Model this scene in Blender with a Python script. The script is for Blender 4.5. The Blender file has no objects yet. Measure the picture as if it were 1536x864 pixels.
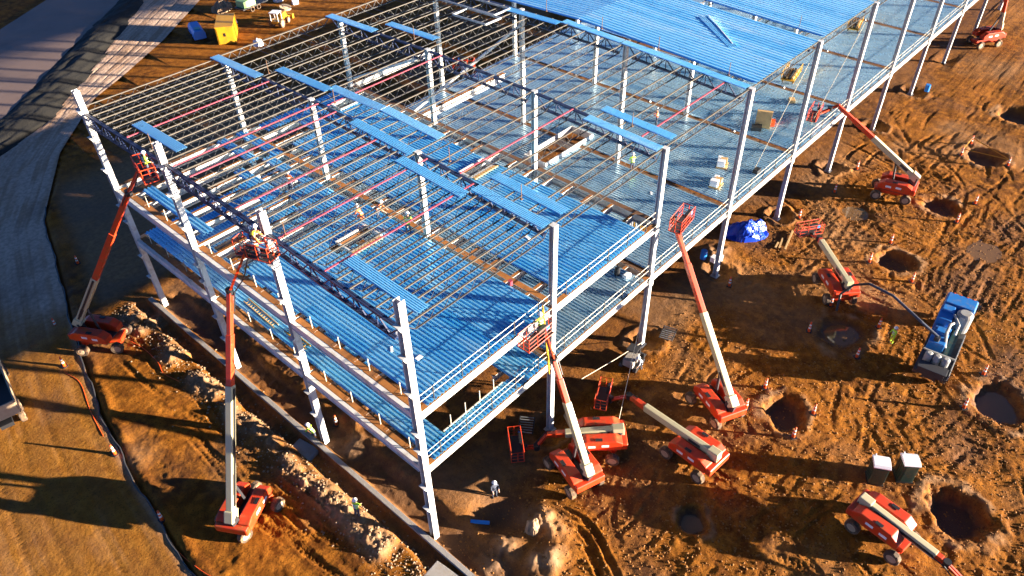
import bpy, bmesh, math, random
import numpy as np
from mathutils import Vector, Matrix, Euler
R_ = math.radians
random.seed(7); rng = np.random.default_rng(11)
scene = bpy.context.scene
COL = scene.collection

# ------------------------------------------------------------------ camera, sky, sun, exposure
cam_d = bpy.data.cameras.new('camera'); cam = bpy.data.objects.new('camera', cam_d); COL.objects.link(cam)
cam.location = (-16.834, -23.321, 45.407); cam.rotation_euler = (0.864, 0.020, -0.838)
cam_d.sensor_width = 36; cam_d.lens = 36 * 1145.0 / 1536.0
cam_d.clip_start = 0.5; cam_d.clip_end = 3000
cam_d.dof.use_dof = True; cam_d.dof.focus_distance = 50; cam_d.dof.aperture_fstop = 0.5
scene.camera = cam
SUN_EL, SUN_AZ = R_(8.3), R_(-57.0)            # azimuth measured from +X towards +Y
to_sun = Vector((math.cos(SUN_AZ) * math.cos(SUN_EL), math.sin(SUN_AZ) * math.cos(SUN_EL), math.sin(SUN_EL)))
world = bpy.data.worlds.new('World'); scene.world = world; world.use_nodes = True
wn = world.node_tree; sky = wn.nodes.new('ShaderNodeTexSky'); sky.sky_type = 'NISHITA'
sky.sun_disc = False; sky.sun_elevation = SUN_EL
sky.sun_rotation = math.atan2(to_sun.x, to_sun.y) % (2 * math.pi)
sky.air_density = 0.26; sky.dust_density = 0.1; sky.ozone_density = 3.0
bg = wn.nodes['Background']; bg.inputs['Strength'].default_value = 0.05
wn.links.new(sky.outputs[0], bg.inputs[0])
sun_d = bpy.data.lights.new('sun', 'SUN'); sun_d.energy = 5.0; sun_d.angle = R_(0.5); sun_d.color = (1.0, 0.86, 0.68)
sun = bpy.data.objects.new('sun', sun_d); COL.objects.link(sun)
sun.rotation_euler = (-to_sun).to_track_quat('-Z', 'Y').to_euler()
scene.view_settings.view_transform = 'Standard'; scene.view_settings.look = 'None'
scene.view_settings.gamma = 1; scene.view_settings.use_curve_mapping = False
scene.view_settings.exposure = 2.78
scene.render.engine = 'CYCLES'; scene.cycles.diffuse_bounces = 1; scene.cycles.max_bounces = 6

# ------------------------------------------------------------------ materials
def mat(name, col, rough=0.6, metal=0.0, var=0.0, vscale=3.0, bump=0.0, bscale=8.0, stain=None, stain_amt=0.0, sscale=0.8, spec=None):
    m = bpy.data.materials.new(name); m.use_nodes = True
    nt = m.node_tree; b = nt.nodes['Principled BSDF']
    b.inputs['Roughness'].default_value = rough; b.inputs['Metallic'].default_value = metal
    if spec is not None: b.inputs['Specular IOR Level'].default_value = spec
    c = (*col, 1)
    tc = nt.nodes.new('ShaderNodeNewGeometry')
    last = None
    if var > 0:
        n = nt.nodes.new('ShaderNodeTexNoise'); n.inputs['Scale'].default_value = vscale; n.inputs['Detail'].default_value = 5
        nt.links.new(tc.outputs['Position'], n.inputs['Vector'])
        mx = nt.nodes.new('ShaderNodeMix'); mx.data_type = 'RGBA'
        mx.inputs['A'].default_value = (*[v * (1 - var) for v in col], 1); mx.inputs['B'].default_value = (*[min(1, v * (1 + var)) for v in col], 1)
        nt.links.new(n.outputs['Fac'], mx.inputs['Factor']); last = mx.outputs['Result']
    if stain is not None:
        n = nt.nodes.new('ShaderNodeTexNoise'); n.inputs['Scale'].default_value = sscale; n.inputs['Detail'].default_value = 7; n.inputs['Roughness'].default_value = 0.65
        nt.links.new(tc.outputs['Position'], n.inputs['Vector'])
        r = nt.nodes.new('ShaderNodeValToRGB'); r.color_ramp.elements[0].position = 0.5; r.color_ramp.elements[1].position = 0.68
        r.color_ramp.elements[0].color = (0, 0, 0, 1); r.color_ramp.elements[1].color = (stain_amt,) * 3 + (1,)
        nt.links.new(n.outputs['Fac'], r.inputs[0])
        mx = nt.nodes.new('ShaderNodeMix'); mx.data_type = 'RGBA'; mx.inputs['B'].default_value = (*stain, 1)
        if last: nt.links.new(last, mx.inputs['A'])
        else: mx.inputs['A'].default_value = c
        nt.links.new(r.outputs[0], mx.inputs['Factor']); last = mx.outputs['Result']
    if last: nt.links.new(last, b.inputs['Base Color'])
    else: b.inputs['Base Color'].default_value = c
    if bump > 0:
        n = nt.nodes.new('ShaderNodeTexNoise'); n.inputs['Scale'].default_value = bscale; n.inputs['Detail'].default_value = 6
        nt.links.new(tc.outputs['Position'], n.inputs['Vector'])
        bp = nt.nodes.new('ShaderNodeBump'); bp.inputs['Strength'].default_value = bump; bp.inputs['Distance'].default_value = 0.05
        nt.links.new(n.outputs['Fac'], bp.inputs['Height']); nt.links.new(bp.outputs[0], b.inputs['Normal'])
    return m
M = {}
M['white'] = mat('white_primer', (0.62, 0.61, 0.59), 0.45, 0, 0.08, 2.0, stain=(0.34, 0.27, 0.19), stain_amt=0.6, sscale=1.6)
M['rust'] = mat('rusty_flange', (0.34, 0.125, 0.022), 0.75, 0, 0.35, 2.5, stain=(0.10, 0.05, 0.025), stain_amt=0.7, sscale=0.9)
M['dkrust'] = mat('dark_rusty_flange', (0.13, 0.06, 0.025), 0.8, 0, 0.4, 2)
M['joist'] = mat('joist_steel', (0.105, 0.088, 0.066), 0.5, 0.0, 0.3, 1.5)
M['web'] = mat('shaded_joist_steel', (0.045, 0.042, 0.042), 0.5, 0.0, 0.3, 1.5)  # same steel as the top chords, shade on webs and bottom chords painted in
M['girder'] = mat('girder_paint', (0.018, 0.028, 0.075), 0.45, 0, 0.3, 2)
M['pink'] = mat('pink_paint', (0.33, 0.045, 0.07), 0.5, 0, 0.3)
M['galv'] = mat('galvanised', (0.45, 0.47, 0.48), 0.4, 0.7, 0.1)
M['deckL3_old'] = mat('sky_tinted_deck', (0.14, 0.52, 0.98), 0.36, 0.35, 0.10, 0.6, stain=(0.50, 0.70, 0.90), stain_amt=0.5, sscale=0.5)  # galvanised steel with the sky's reflected blue in its colour
M['deckL2_old'] = mat('galvanised_deck', (0.42, 0.56, 0.72), 0.36, 0.45, 0.15, 0.5, stain=(0.62, 0.62, 0.60), stain_amt=0.6, sscale=0.35)
M['deckR_old'] = mat('roof_steel_deck', (0.26, 0.62, 1.0), 0.36, 0.3, 0.06, 0.3, stain=(0.55, 0.70, 0.85), stain_amt=0.6, sscale=0.3)
M['conc'] = mat('concrete', (0.30, 0.28, 0.26), 0.8, 0, 0.2, 1.5, 0.4, 12, stain=(0.25, 0.17, 0.10), stain_amt=0.7)
M['red'] = mat('lift_orange_paint', (0.56, 0.038, 0.006), 0.45, 0, 0.12, 2, stain=(0.26, 0.085, 0.02), stain_amt=0.75, sscale=1.8)
M['cream'] = mat('boom_cream_paint', (0.48, 0.43, 0.27), 0.4, 0, 0.05, 2, stain=(0.45, 0.36, 0.2), stain_amt=0.4, sscale=2)
M['black'] = mat('black_plastic', (0.012, 0.012, 0.014), 0.5)
M['tyre'] = mat('muddy_tyre', (0.07, 0.045, 0.028), 0.85, 0, 0.4, 6, 0.6, 20, stain=(0.33, 0.17, 0.07), stain_amt=0.9, sscale=2.5)
M['rim'] = mat('muddy_rim', (0.42, 0.30, 0.19), 0.6, 0, 0.2, 5)
M['dgrey'] = mat('dark_steel', (0.05, 0.05, 0.055), 0.5, 0.4)
M['label'] = mat('white_decal', (0.78, 0.78, 0.8), 0.4)
M['hiviz'] = mat('hiviz_cloth', (0.50, 0.85, 0.04), 0.8)
M['orangecl'] = mat('orange_cloth', (0.85, 0.16, 0.03), 0.8)
M['jean'] = mat('dark_trousers', (0.05, 0.06, 0.09), 0.85)
M['skin'] = mat('skin', (0.50, 0.28, 0.19), 0.6)
M['helmet'] = mat('white_helmet', (0.8, 0.8, 0.78), 0.3)
M['yhelmet'] = mat('yellow_helmet', (0.8, 0.55, 0.03), 0.3)
M['cone'] = mat('cone_orange', (0.85, 0.10, 0.01), 0.5)
M['tarp'] = mat('blue_tarp', (0.008, 0.05, 0.50), 0.30, 0, 0.3, 1.2)
M['yellow'] = mat('yellow_paint', (0.48, 0.24, 0.008), 0.45, 0, 0.12, 1.5, stain=(0.30, 0.13, 0.02), stain_amt=0.6)
M['teal'] = mat('teal_paint', (0.01, 0.26, 0.26), 0.3)
M['truckblue'] = mat('truck_blue', (0.02, 0.16, 0.48), 0.35, 0, 0.1, stain=(0.25, 0.2, 0.14), stain_amt=0.4, sscale=2)
M['wood'] = mat('timber', (0.50, 0.31, 0.13), 0.75, 0, 0.25, 4)
M['glass'] = mat('dark_glass', (0.02, 0.03, 0.04), 0.08)
M['dgreen'] = mat('toilet_green', (0.008, 0.035, 0.028), 0.45, 0, 0.2, 2, stain=(0.10, 0.05, 0.02), stain_amt=0.6, sscale=2.5)
M['dwhite'] = mat('dirty_white', (0.30, 0.30, 0.29), 0.5, 0, 0.15, 2, stain=(0.2, 0.14, 0.08), stain_amt=0.7, sscale=2.0)
M['lgreen'] = mat('light_green_paint', (0.25, 0.42, 0.17), 0.5)
M['bluepaint'] = mat('blue_paint', (0.02, 0.20, 0.62), 0.4)
M['rebar'] = mat('rusty_bar', (0.12, 0.06, 0.03), 0.8)
M['wire'] = mat('steel_wire', (0.55, 0.48, 0.36), 0.5, 0.2)
M['stick'] = mat('striped_white', (0.8, 0.78, 0.72), 0.5)
M['water'] = mat('muddy_water', (0.16, 0.085, 0.035), 0.06, 0, 0.15, 0.6, 0.04, 3)
M['rock'] = mat('pale_clay_rock', (0.29, 0.19, 0.11), 0.9, 0, 0.4, 3, 0.8, 9)
M['clod'] = mat('dirt_clod', (0.24, 0.10, 0.02), 0.95, 0, 0.4, 2, 0.7, 14)
M['asphalt'] = mat('worn_pavement', (0.17, 0.115, 0.09), 0.6, 0, 0.2, 0.25, 0.3, 5, stain=(0.10, 0.07, 0.055), stain_amt=0.6, sscale=0.12)
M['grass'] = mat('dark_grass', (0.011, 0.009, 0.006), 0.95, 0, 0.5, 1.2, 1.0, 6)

def deck_material(name, c0, c1, dirt, dirt_amt, metal, r0, r1):
    m = bpy.data.materials.new(name); m.use_nodes = True; nt = m.node_tree; b = nt.nodes['Principled BSDF']; g = nt.nodes.new('ShaderNodeNewGeometry'); oi = nt.nodes.new('ShaderNodeObjectInfo')
    def noise(sc, d=5, stretch=None):
        n = nt.nodes.new('ShaderNodeTexNoise'); n.inputs['Scale'].default_value = sc; n.inputs['Detail'].default_value = d; n.inputs['Roughness'].default_value = 0.62
        if stretch:
            mp = nt.nodes.new('ShaderNodeMapping'); mp.inputs['Scale'].default_value = stretch; nt.links.new(g.outputs['Position'], mp.inputs['Vector']); nt.links.new(mp.outputs[0], n.inputs['Vector'])
        else: nt.links.new(g.outputs['Position'], n.inputs['Vector'])
        return n.outputs['Fac']
    def rng_(f, a, b_, o0=0.0, o1=1.0):
        r = nt.nodes.new('ShaderNodeMapRange'); r.inputs['From Min'].default_value = a; r.inputs['From Max'].default_value = b_; r.inputs['To Min'].default_value = o0; r.inputs['To Max'].default_value = o1; nt.links.new(f, r.inputs['Value']); return r.outputs[0]
    def mix(f, A, B):
        x = nt.nodes.new('ShaderNodeMix'); x.data_type = 'RGBA'
        for k, v in (('A', A), ('B', B)):
            if isinstance(v, tuple): x.inputs[k].default_value = (*v, 1)
            else: nt.links.new(v, x.inputs[k])
        nt.links.new(f, x.inputs['Factor']); return x.outputs['Result']
    ad = nt.nodes.new('ShaderNodeMath'); ad.operation = 'ADD'; nt.links.new(oi.outputs['Random'], ad.inputs[0]); nt.links.new(noise(0.35), ad.inputs[1])
    col = mix(rng_(ad.outputs[0], 0.35, 1.2), c0, c1)
    col = mix(rng_(noise(0.45, 8, (1.6, 0.5, 1)), 0.55, 0.78, 0, dirt_amt), col, dirt)
    col = mix(rng_(noise(3.0, 6), 0.62, 0.75, 0, dirt_amt * 0.8), col, tuple(v * 0.8 for v in dirt))
    nt.links.new(col, b.inputs['Base Color']); b.inputs['Metallic'].default_value = metal
    nt.links.new(rng_(noise(0.8, 6), 0.35, 0.65, r0, r1), b.inputs['Roughness'])
    bp = nt.nodes.new('ShaderNodeBump'); bp.inputs['Strength'].default_value = 0.25; bp.inputs['Distance'].default_value = 0.05; nt.links.new(noise(1.5, 3), bp.inputs['Height']); nt.links.new(bp.outputs[0], b.inputs['Normal'])
    return m
M['deckL3'] = deck_material('sky_tinted_deck', (0.07, 0.47, 0.86), (0.26, 0.66, 0.95), (0.68, 0.80, 0.88), 0.65, 0.5, 0.20, 0.38)  # blue sky mirrored by galvanised sheets is put into the base colour
M['deckL2'] = deck_material('galvanised_deck', (0.26, 0.46, 0.64), (0.50, 0.66, 0.76), (0.62, 0.58, 0.50), 0.6, 0.68, 0.20, 0.38)  # bluish base colour stands in for sky reflected in galvanised sheet
M['deckR'] = deck_material('roof_steel_deck', (0.18, 0.58, 0.90), (0.36, 0.72, 0.97), (0.72, 0.85, 0.92), 0.65, 0.35, 0.26, 0.42)  # roof sheets too: reflected sky blue painted into the base colour

def ground_material(name, a, b_, c, pale, wet_col):
    """a,b_,c: dry dirt tones; attributes: pale, wet"""
    m = bpy.data.materials.new(name); m.use_nodes = True; nt = m.node_tree; b = nt.nodes['Principled BSDF']
    g = nt.nodes.new('ShaderNodeNewGeometry')
    def noise(s, d=6, r=0.6):
        n = nt.nodes.new('ShaderNodeTexNoise'); n.inputs['Scale'].default_value = s; n.inputs['Detail'].default_value = d; n.inputs['Roughness'].default_value = r
        nt.links.new(g.outputs['Position'], n.inputs['Vector']); return n.outputs['Fac']
    def mix(f, A, B, clampmul=None):
        x = nt.nodes.new('ShaderNodeMix'); x.data_type = 'RGBA'
        for k, v in (('A', A), ('B', B)):
            if isinstance(v, tuple): x.inputs[k].default_value = (*v, 1)
            else: nt.links.new(v, x.inputs[k])
        nt.links.new(f, x.inputs['Factor']); return x.outputs['Result']
    def ramp(f, p0, p1):
        r = nt.nodes.new('ShaderNodeMapRange'); r.inputs['From Min'].default_value = p0; r.inputs['From Max'].default_value = p1
        nt.links.new(f, r.inputs['Value']); return r.outputs['Result']
    def attr(n_):
        x = nt.nodes.new('ShaderNodeAttribute'); x.attribute_name = n_; return x.outputs['Fac']
    col = mix(ramp(noise(0.16), 0.38, 0.62), a, b_)
    col = mix(ramp(noise(1.1), 0.42, 0.66), col, c)
    col = mix(ramp(noise(9, 3), 0.52, 0.72), col, tuple(v * 0.55 for v in b_))
    col = mix(attr('pale'), col, mix(ramp(noise(2.3), 0.35, 0.65), pale, tuple(v * 0.62 for v in pale)))
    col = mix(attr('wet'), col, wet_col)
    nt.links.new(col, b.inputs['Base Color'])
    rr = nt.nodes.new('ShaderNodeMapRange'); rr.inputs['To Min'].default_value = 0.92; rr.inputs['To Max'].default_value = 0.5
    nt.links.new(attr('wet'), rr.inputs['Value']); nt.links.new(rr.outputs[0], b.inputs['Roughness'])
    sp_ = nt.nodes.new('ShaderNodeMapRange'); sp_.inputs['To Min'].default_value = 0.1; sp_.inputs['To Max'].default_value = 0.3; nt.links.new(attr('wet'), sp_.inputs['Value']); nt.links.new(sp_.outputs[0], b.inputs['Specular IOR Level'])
    bp = nt.nodes.new('ShaderNodeBump'); bp.inputs['Strength'].default_value = 0.85; bp.inputs['Distance'].default_value = 0.08
    nt.links.new(noise(4.0, 10, 0.75), bp.inputs['Height']); nt.links.new(bp.outputs[0], b.inputs['Normal'])
    return m
M['dirt'] = ground_material('red_clay_dirt', (0.225, 0.076, 0.0075), (0.105, 0.034, 0.0045), (0.345, 0.126, 0.014), (0.36, 0.215, 0.115), (0.075, 0.036, 0.018))
M['road'] = ground_material('graded_road', (0.27, 0.108, 0.014), (0.19, 0.072, 0.010), (0.33, 0.142, 0.022), (0.64, 0.45, 0.33), (0.10, 0.05, 0.03))

# ------------------------------------------------------------------ mesh helpers
class MB:
    def __init__(s): s.v = []; s.f = []; s.m = []
    def add(s, vs, fs, mi=0):
        o = len(s.v); s.v += [tuple(v) for v in vs]
        for f in fs: s.f.append(tuple(i + o for i in f)); s.m.append(mi)
    def box(s, c, d, mi=0, rz=0.0, mat3=None):
        x, y, z = [k / 2 for k in d]
        vs = [Vector((a * x, b * y, e * z)) for a in (-1, 1) for b in (-1, 1) for e in (-1, 1)]
        if mat3 is not None: vs = [mat3 @ v for v in vs]
        elif rz: vs = [Matrix.Rotation(rz, 3, 'Z') @ v for v in vs]
        c = Vector(c)
        s.add([v + c for v in vs], [(0, 1, 3, 2), (4, 6, 7, 5), (0, 4, 5, 1), (2, 3, 7, 6), (0, 2, 6, 4), (1, 5, 7, 3)], mi)
    def bar(s, p, q, w, h=None, mi=0):
        p = Vector(p); q = Vector(q); h = h or w; d = (q - p)
        if d.length < 1e-5: return
        d.normalize(); up = Vector((0, 0, 1)) if abs(d.z) < 0.95 else Vector((0, 1, 0))
        sd = d.cross(up).normalized(); u = sd.cross(d).normalized()
        vs = [e + sd * (a * w / 2) + u * (b * h / 2) for e in (p, q) for a, b in ((-1, -1), (1, -1), (1, 1), (-1, 1))]
        s.add(vs, [(3, 2, 1, 0), (4, 5, 6, 7), (0, 1, 5, 4), (1, 2, 6, 5), (2, 3, 7, 6), (3, 0, 4, 7)], mi)
    def tube(s, pts, r, n=8, mi=0, caps=True):
        pts = [Vector(p) for p in pts]; rs = r if isinstance(r, (list, tuple)) else [r] * len(pts); o = len(s.v); prev = None
        for i, p in enumerate(pts):
            d = (pts[min(i + 1, len(pts) - 1)] - pts[max(i - 1, 0)]).normalized()
            if prev is None: a = d.orthogonal().normalized()
            else: a = (prev - d * prev.dot(d)).normalized()
            prev = a; b = d.cross(a)
            for k in range(n):
                t = 2 * math.pi * k / n; s.v.append(tuple(p + (a * math.cos(t) + b * math.sin(t)) * rs[i]))
        for i in range(len(pts) - 1):
            for k in range(n):
                s.f.append((o + i * n + k, o + i * n + (k + 1) % n, o + (i + 1) * n + (k + 1) % n, o + (i + 1) * n + k)); s.m.append(mi)
        if caps:
            s.f.append(tuple(o + k for k in range(n))[::-1]); s.m.append(mi)
            s.f.append(tuple(o + (len(pts) - 1) * n + k for k in range(n))); s.m.append(mi)
    def prism(s, prof, p, q, up=(0, 0, 1), mi=0, topmi=None):
        """prof: 2D outline (side, up); extruded from p to q"""
        p = Vector(p); q = Vector(q); d = (q - p).normalized(); up = Vector(up); sd = d.cross(up).normalized(); u = sd.cross(d).normalized(); n = len(prof)
        vs = [e + sd * a + u * b for e in (p, q) for a, b in prof]; o = len(s.v); s.v += [tuple(v) for v in vs]
        s.f.append(tuple(o + k for k in range(n))[::-1]); s.m.append(mi); s.f.append(tuple(o + n + k for k in range(n))); s.m.append(mi)
        top = max(b for a, b in prof)
        for k in range(n):
            k2 = (k + 1) % n; s.f.append((o + k, o + k2, o + n + k2, o + n + k))
            s.m.append(topmi if (topmi is not None and abs(prof[k][1] - top) < 1e-6 and abs(prof[k2][1] - top) < 1e-6) else mi)
    def mesh(s, name, mats, smooth=False, bevel=0, seg=2):
        me = bpy.data.meshes.new(name); me.from_pydata(s.v, [], s.f); me.update()
        for m_ in (mats if isinstance(mats, (list, tuple)) else [mats]): me.materials.append(M[m_] if isinstance(m_, str) else m_)
        me.polygons.foreach_set('material_index', s.m)
        bm = bmesh.new(); bm.from_mesh(me)
        bmesh.ops.recalc_face_normals(bm, faces=bm.faces[:])
        if bevel:
            bmesh.ops.bevel(bm, geom=bm.edges[:], offset=bevel, segments=seg, affect='EDGES', profile=0.6)
        bm.to_mesh(me); bm.free()
        if smooth:
            me.polygons.foreach_set('use_smooth', [True] * len(me.polygons))
        return me
def link(name, me, parent=None, loc=(0, 0, 0), rot=(0, 0, 0)):
    o = bpy.data.objects.new(name, me); COL.objects.link(o); o.location = loc; o.rotation_euler = rot
    if parent is not None: o.parent = parent
    return o
def empty(name, loc, rz=0.0, label=None, cat=None, group=None):
    o = link(name, None, None, loc, (0, 0, rz)); tag(o, label, cat, group); return o
def tag(o, label=None, cat=None, group=None, kind=None):
    if label: o['label'] = label
    if cat: o['category'] = cat
    if group: o['group'] = group
    if kind: o['kind'] = kind
    return o
def iprof(b, h, tf=0.035, tw=0.03):
    return [(-b/2, 0), (b/2, 0), (b/2, tf), (tw/2, tf), (tw/2, h-tf), (b/2, h-tf), (b/2, h), (-b/2, h), (-b/2, h-tf), (-tw/2, h-tf), (-tw/2, tf), (-b/2, tf)]

# ------------------------------------------------------------------ terrain
def axis(lo, hi, core0, core1, st):
    core = np.arange(core0, core1, st); a = [core0]; s = st
    while a[-1] > lo: s *= 1.18; a.append(a[-1] - s)
    b = [core[-1]]; s = st
    while b[-1] < hi: s *= (1.03 if s < 0.7 else 1.18); b.append(b[-1] + s)
    return np.concatenate([np.array(a[1:][::-1]), core, np.array(b[1:])])
GX = axis(-500, 700, -22.0, 66.0, 0.11); GY = axis(-500, 700, -33.0, 44.0, 0.11)
XX, YY = np.meshgrid(GX, GY, indexing='ij')
def lat_noise(xs, ys, scale, seed):
    r = np.random.default_rng(seed); N = 257; L = r.random((N, N))
    def idx(a):
        t = a / scale; i = np.floor(t).astype(int); f = t - i; return i % N, (i + 1) % N, f * f * (3 - 2 * f)
    i0, i1, fx = idx(xs); j0, j1, fy = idx(ys)
    fx = fx[:, None]; fy = fy[None, :]
    return (L[np.ix_(i0, j0)] * (1 - fx) + L[np.ix_(i1, j0)] * fx) * (1 - fy) + (L[np.ix_(i0, j1)] * (1 - fx) + L[np.ix_(i1, j1)] * fx) * fy - 0.5
def fbm(xs, ys, s0, n, seed, g=0.5):
    h = 0; a = 1
    for k in range(n): h = h + a * lat_noise(xs, ys, s0 * 0.5 ** k, seed + k); a *= g
    return h
def sm(a, b, x): t = np.clip((x - a) / (b - a), 0, 1); return t * t * (3 - 2 * t)
near = (sm(-30, -20, XX) * (1 - sm(110, 150, XX)) * (1 - sm(52, 80, YY)))
H = 0.22 * fbm(GX, GY, 9.0, 3, 1) * near + 0.07 * fbm(GX, GY, 1.6, 4, 20, 0.60) * near
H += 0.08 * np.maximum(0, fbm(GX, GY, 0.5, 2, 60)) * near * np.clip(0.6 + 2.5 * fbm(GX, GY, 6, 2, 70), 0, 1.4)
pale = np.zeros_like(H); wet = np.zeros_like(H)
# tyre ruts rasterised along smooth paths
H += 0.055 * (0.35 - np.abs(fbm(GX, GY, 0.42, 2, 77))) * near * np.clip(0.55 + 2.2 * fbm(GX, GY, 7, 2, 78), 0.15, 1.3)
RUT = np.zeros_like(H); BERM = np.zeros_like(H)
def rut(path, width=0.42, depth=0.09, lug=0.35):
    P = np.array(path, float); d = np.r_[0, np.cumsum(np.hypot(*np.diff(P, axis=0).T))]; n = max(2, int(d[-1] / 0.06))
    s = np.linspace(0, d[-1], n); x = np.interp(s, d, P[:, 0]); y = np.interp(s, d, P[:, 1])
    tx = np.gradient(x, s); ty = np.gradient(y, s); nl = np.hypot(tx, ty); tx /= nl; ty /= nl
    wob = np.interp(s, np.arange(0, d[-1] + 3, 3), rng.normal(0, 0.12, int((d[-1] + 3) // 3) + 1)[:len(np.arange(0, d[-1] + 3, 3))]) if d[-1] > 3 else 0
    fade = np.clip(np.minimum(s, d[-1] - s) / 2.0, 0, 1) * (0.55 + 0.45 * np.sin(s * 0.7 + rng.random() * 6))
    for o in np.arange(-width * 0.95, width * 0.96, 0.055):
        u = abs(o) / (width / 2)
        px = x - ty * (o + wob); py = y + tx * (o + wob)
        i = np.searchsorted(GX, px) - 1; j = np.searchsorted(GY, py) - 1
        ok = (px > -21.5) & (px < 110) & (py > -32.5) & (py < 43.5)
        if u <= 1:
            ph = np.sign(np.sin((s + abs(o) * 0.8) * 2 * math.pi / lug))
            dd = depth * fade * (0.86 + 0.16 * ph) * (0.75 + 0.25 * math.cos(o * 2 * math.pi / 0.14))
            np.maximum.at(RUT, (i[ok], j[ok]), dd[ok])
        else:
            dd = depth * 0.4 * fade * (1.9 - u) / 0.9
            np.maximum.at(BERM, (i[ok], j[ok]), dd[ok])
def spline(pts, n=60):
    P = np.array(pts, float); t = np.linspace(0, len(P) - 1, n); out = []
    for u in t:
        i = min(int(u), len(P) - 2); f = u - i; p0 = P[max(i - 1, 0)]; p1 = P[i]; p2 = P[i + 1]; p3 = P[min(i + 2, len(P) - 1)]
        out.append(0.5 * ((2 * p1) + (-p0 + p2) * f + (2 * p0 - 5 * p1 + 4 * p2 - p3) * f * f + (-p0 + 3 * p1 - 3 * p2 + p3) * f ** 3))
    return out
def pair(pts, gauge=2.1, **k):
    c = np.array(spline(pts)); t = np.gradient(c, axis=0); t /= np.hypot(*t.T)[:, None]; nrm = np.c_[-t[:, 1], t[:, 0]]
    rut(c + nrm * gauge / 2, **k); rut(c - nrm * gauge / 2, **k)
PITS = [(12.1, -12.4, 1.0, 0.5), (24.8, -12.6, 1.65, 1.2), (36.1, -12.2, 2.0, 0.35), (48.4, -11.8, 1.75, 1.2), (60.6, -11.9, 1.7, 1.2), (73.6, -12.2, 2.0, 1.4), (24.5, -25.4, 2.0, 1.9), (36.3, -24.5, 2.1, 0.8), (86, -12, 2.0, 1.4)]
lanes = [-5.5, -8.0, -16.0, -18.5, -21.0, -29.5]
for k in range(70):
    y0 = random.choice(lanes) + random.gauss(0, 0.9); x0 = random.uniform(-2, 75); L = random.uniform(12, 30)
    a = random.gauss(0, 0.12)
    pts = [(x0 + t * L, y0 + math.sin(t * 3 + k) * 1.0 + a * t * L) for t in np.linspace(0, 1, 6)]
    pair(pts, depth=random.uniform(0.025, 0.085), width=random.uniform(0.3, 0.5), lug=random.choice((0.3, 0.36, 0.45)))
for k in range(50):
    px, py, r, _ = random.choice(PITS); rad = r + random.uniform(2.6, 6.0); a0 = random.uniform(0, 6.28); sw = random.uniform(1.2, 2.8) * random.choice((-1, 1))
    ex = random.uniform(-3, 3); pair([(px + ex * t + math.cos(a0 + sw * t) * rad, py + math.sin(a0 + sw * t) * rad * random.uniform(0.94, 1.06)) for t in np.linspace(0, 1, 7)], depth=random.uniform(0.03, 0.09), width=random.uniform(0.3, 0.5), lug=random.choice((0.3, 0.4)))
for k in range(50):
    x0 = random.uniform(8, 92); y0 = random.uniform(-32, -4); a = random.uniform(-1.0, 0.9); L = random.uniform(9, 18)
    pair([(x0 + math.cos(a + t * 0.5) * t * L, y0 + math.sin(a + t * 0.5) * t * L) for t in np.linspace(0, 1, 6)], depth=0.07)
# single deep tracked path in the lower right
for (a, b) in (((17.5, -14.2), (19.6, -19.8)), ((12.5, -15.5), (14.2, -20.5))):
    rut(spline([a, ((a[0] + b[0]) / 2 + 0.1, (a[1] + b[1]) / 2), b]), 0.75, 0.22, 0.42)
for k in range(9):   # churned dirt in front of the building
    y0 = random.uniform(8, 40); x0 = -5.2 + random.gauss(0, 1.1)
    pair([(x0, y0), (x0 - 0.5, y0 - 6), (x0 + random.gauss(0, 0.6), y0 - 13), (x0 + 0.6, y0 - 20)], depth=random.uniform(0.08, 0.16))
for k in range(4):
    rut(spline([(5.5 + k * 0.45, -4.0), (6.2 + k * 0.4, -7.2), (5.0 + k * 0.5, -10.0), (3.5 + 0.4 * k, -13.0)]), 0.45, 0.22, 3.0)
core_amp = 0.6 + 0.8 * (lat_noise(GX, GY, 5.0, 90) + 0.5)
H += (-RUT + BERM * 0.8) * core_amp
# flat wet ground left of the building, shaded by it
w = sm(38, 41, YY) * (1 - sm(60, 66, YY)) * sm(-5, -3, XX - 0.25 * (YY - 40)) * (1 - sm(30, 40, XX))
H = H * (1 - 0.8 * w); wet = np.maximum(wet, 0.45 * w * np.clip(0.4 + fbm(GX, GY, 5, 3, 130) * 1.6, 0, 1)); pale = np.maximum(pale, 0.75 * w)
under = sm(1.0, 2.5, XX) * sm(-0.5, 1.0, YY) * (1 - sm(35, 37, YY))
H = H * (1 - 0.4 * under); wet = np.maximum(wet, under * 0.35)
# footing pits
def pit(cx, cy, r, d, rim=0.28, sq=0.15, seed=0):
    ang = np.arctan2(YY - cy, XX - cx); dd = np.hypot(XX - cx, YY - cy)
    rr = r * (1 + 0.06 * np.sin(2 * ang + seed) + 0.04 * np.sin(3 * ang + 2 * seed) + 0.26 * fbm(GX, GY, 1.0, 4, int(seed * 10) + 900, 0.6))
    q = dd / rr
    inside = 1 - sm(0.62, 1.1, q)
    ring = np.exp(-((q - 1.28) / 0.2) ** 2)
    return inside, ring, q
for k, (cx, cy, r, d) in enumerate(PITS):
    ins, ring, q = pit(cx, cy, r, d, seed=k)
    H = H * (1 - ins) - (0.28 + 0.42 * d) * ins + 0.09 * ring * (0.7 + lat_noise(GX, GY, 0.8, 200 + k))
    pale = np.maximum(pale, 0.75 * ring * np.clip(0.5 + fbm(GX, GY, 1.2, 2, 220 + k) * 1.5, 0, 1)); wet = np.maximum(wet, ins * 0.9)
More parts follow.
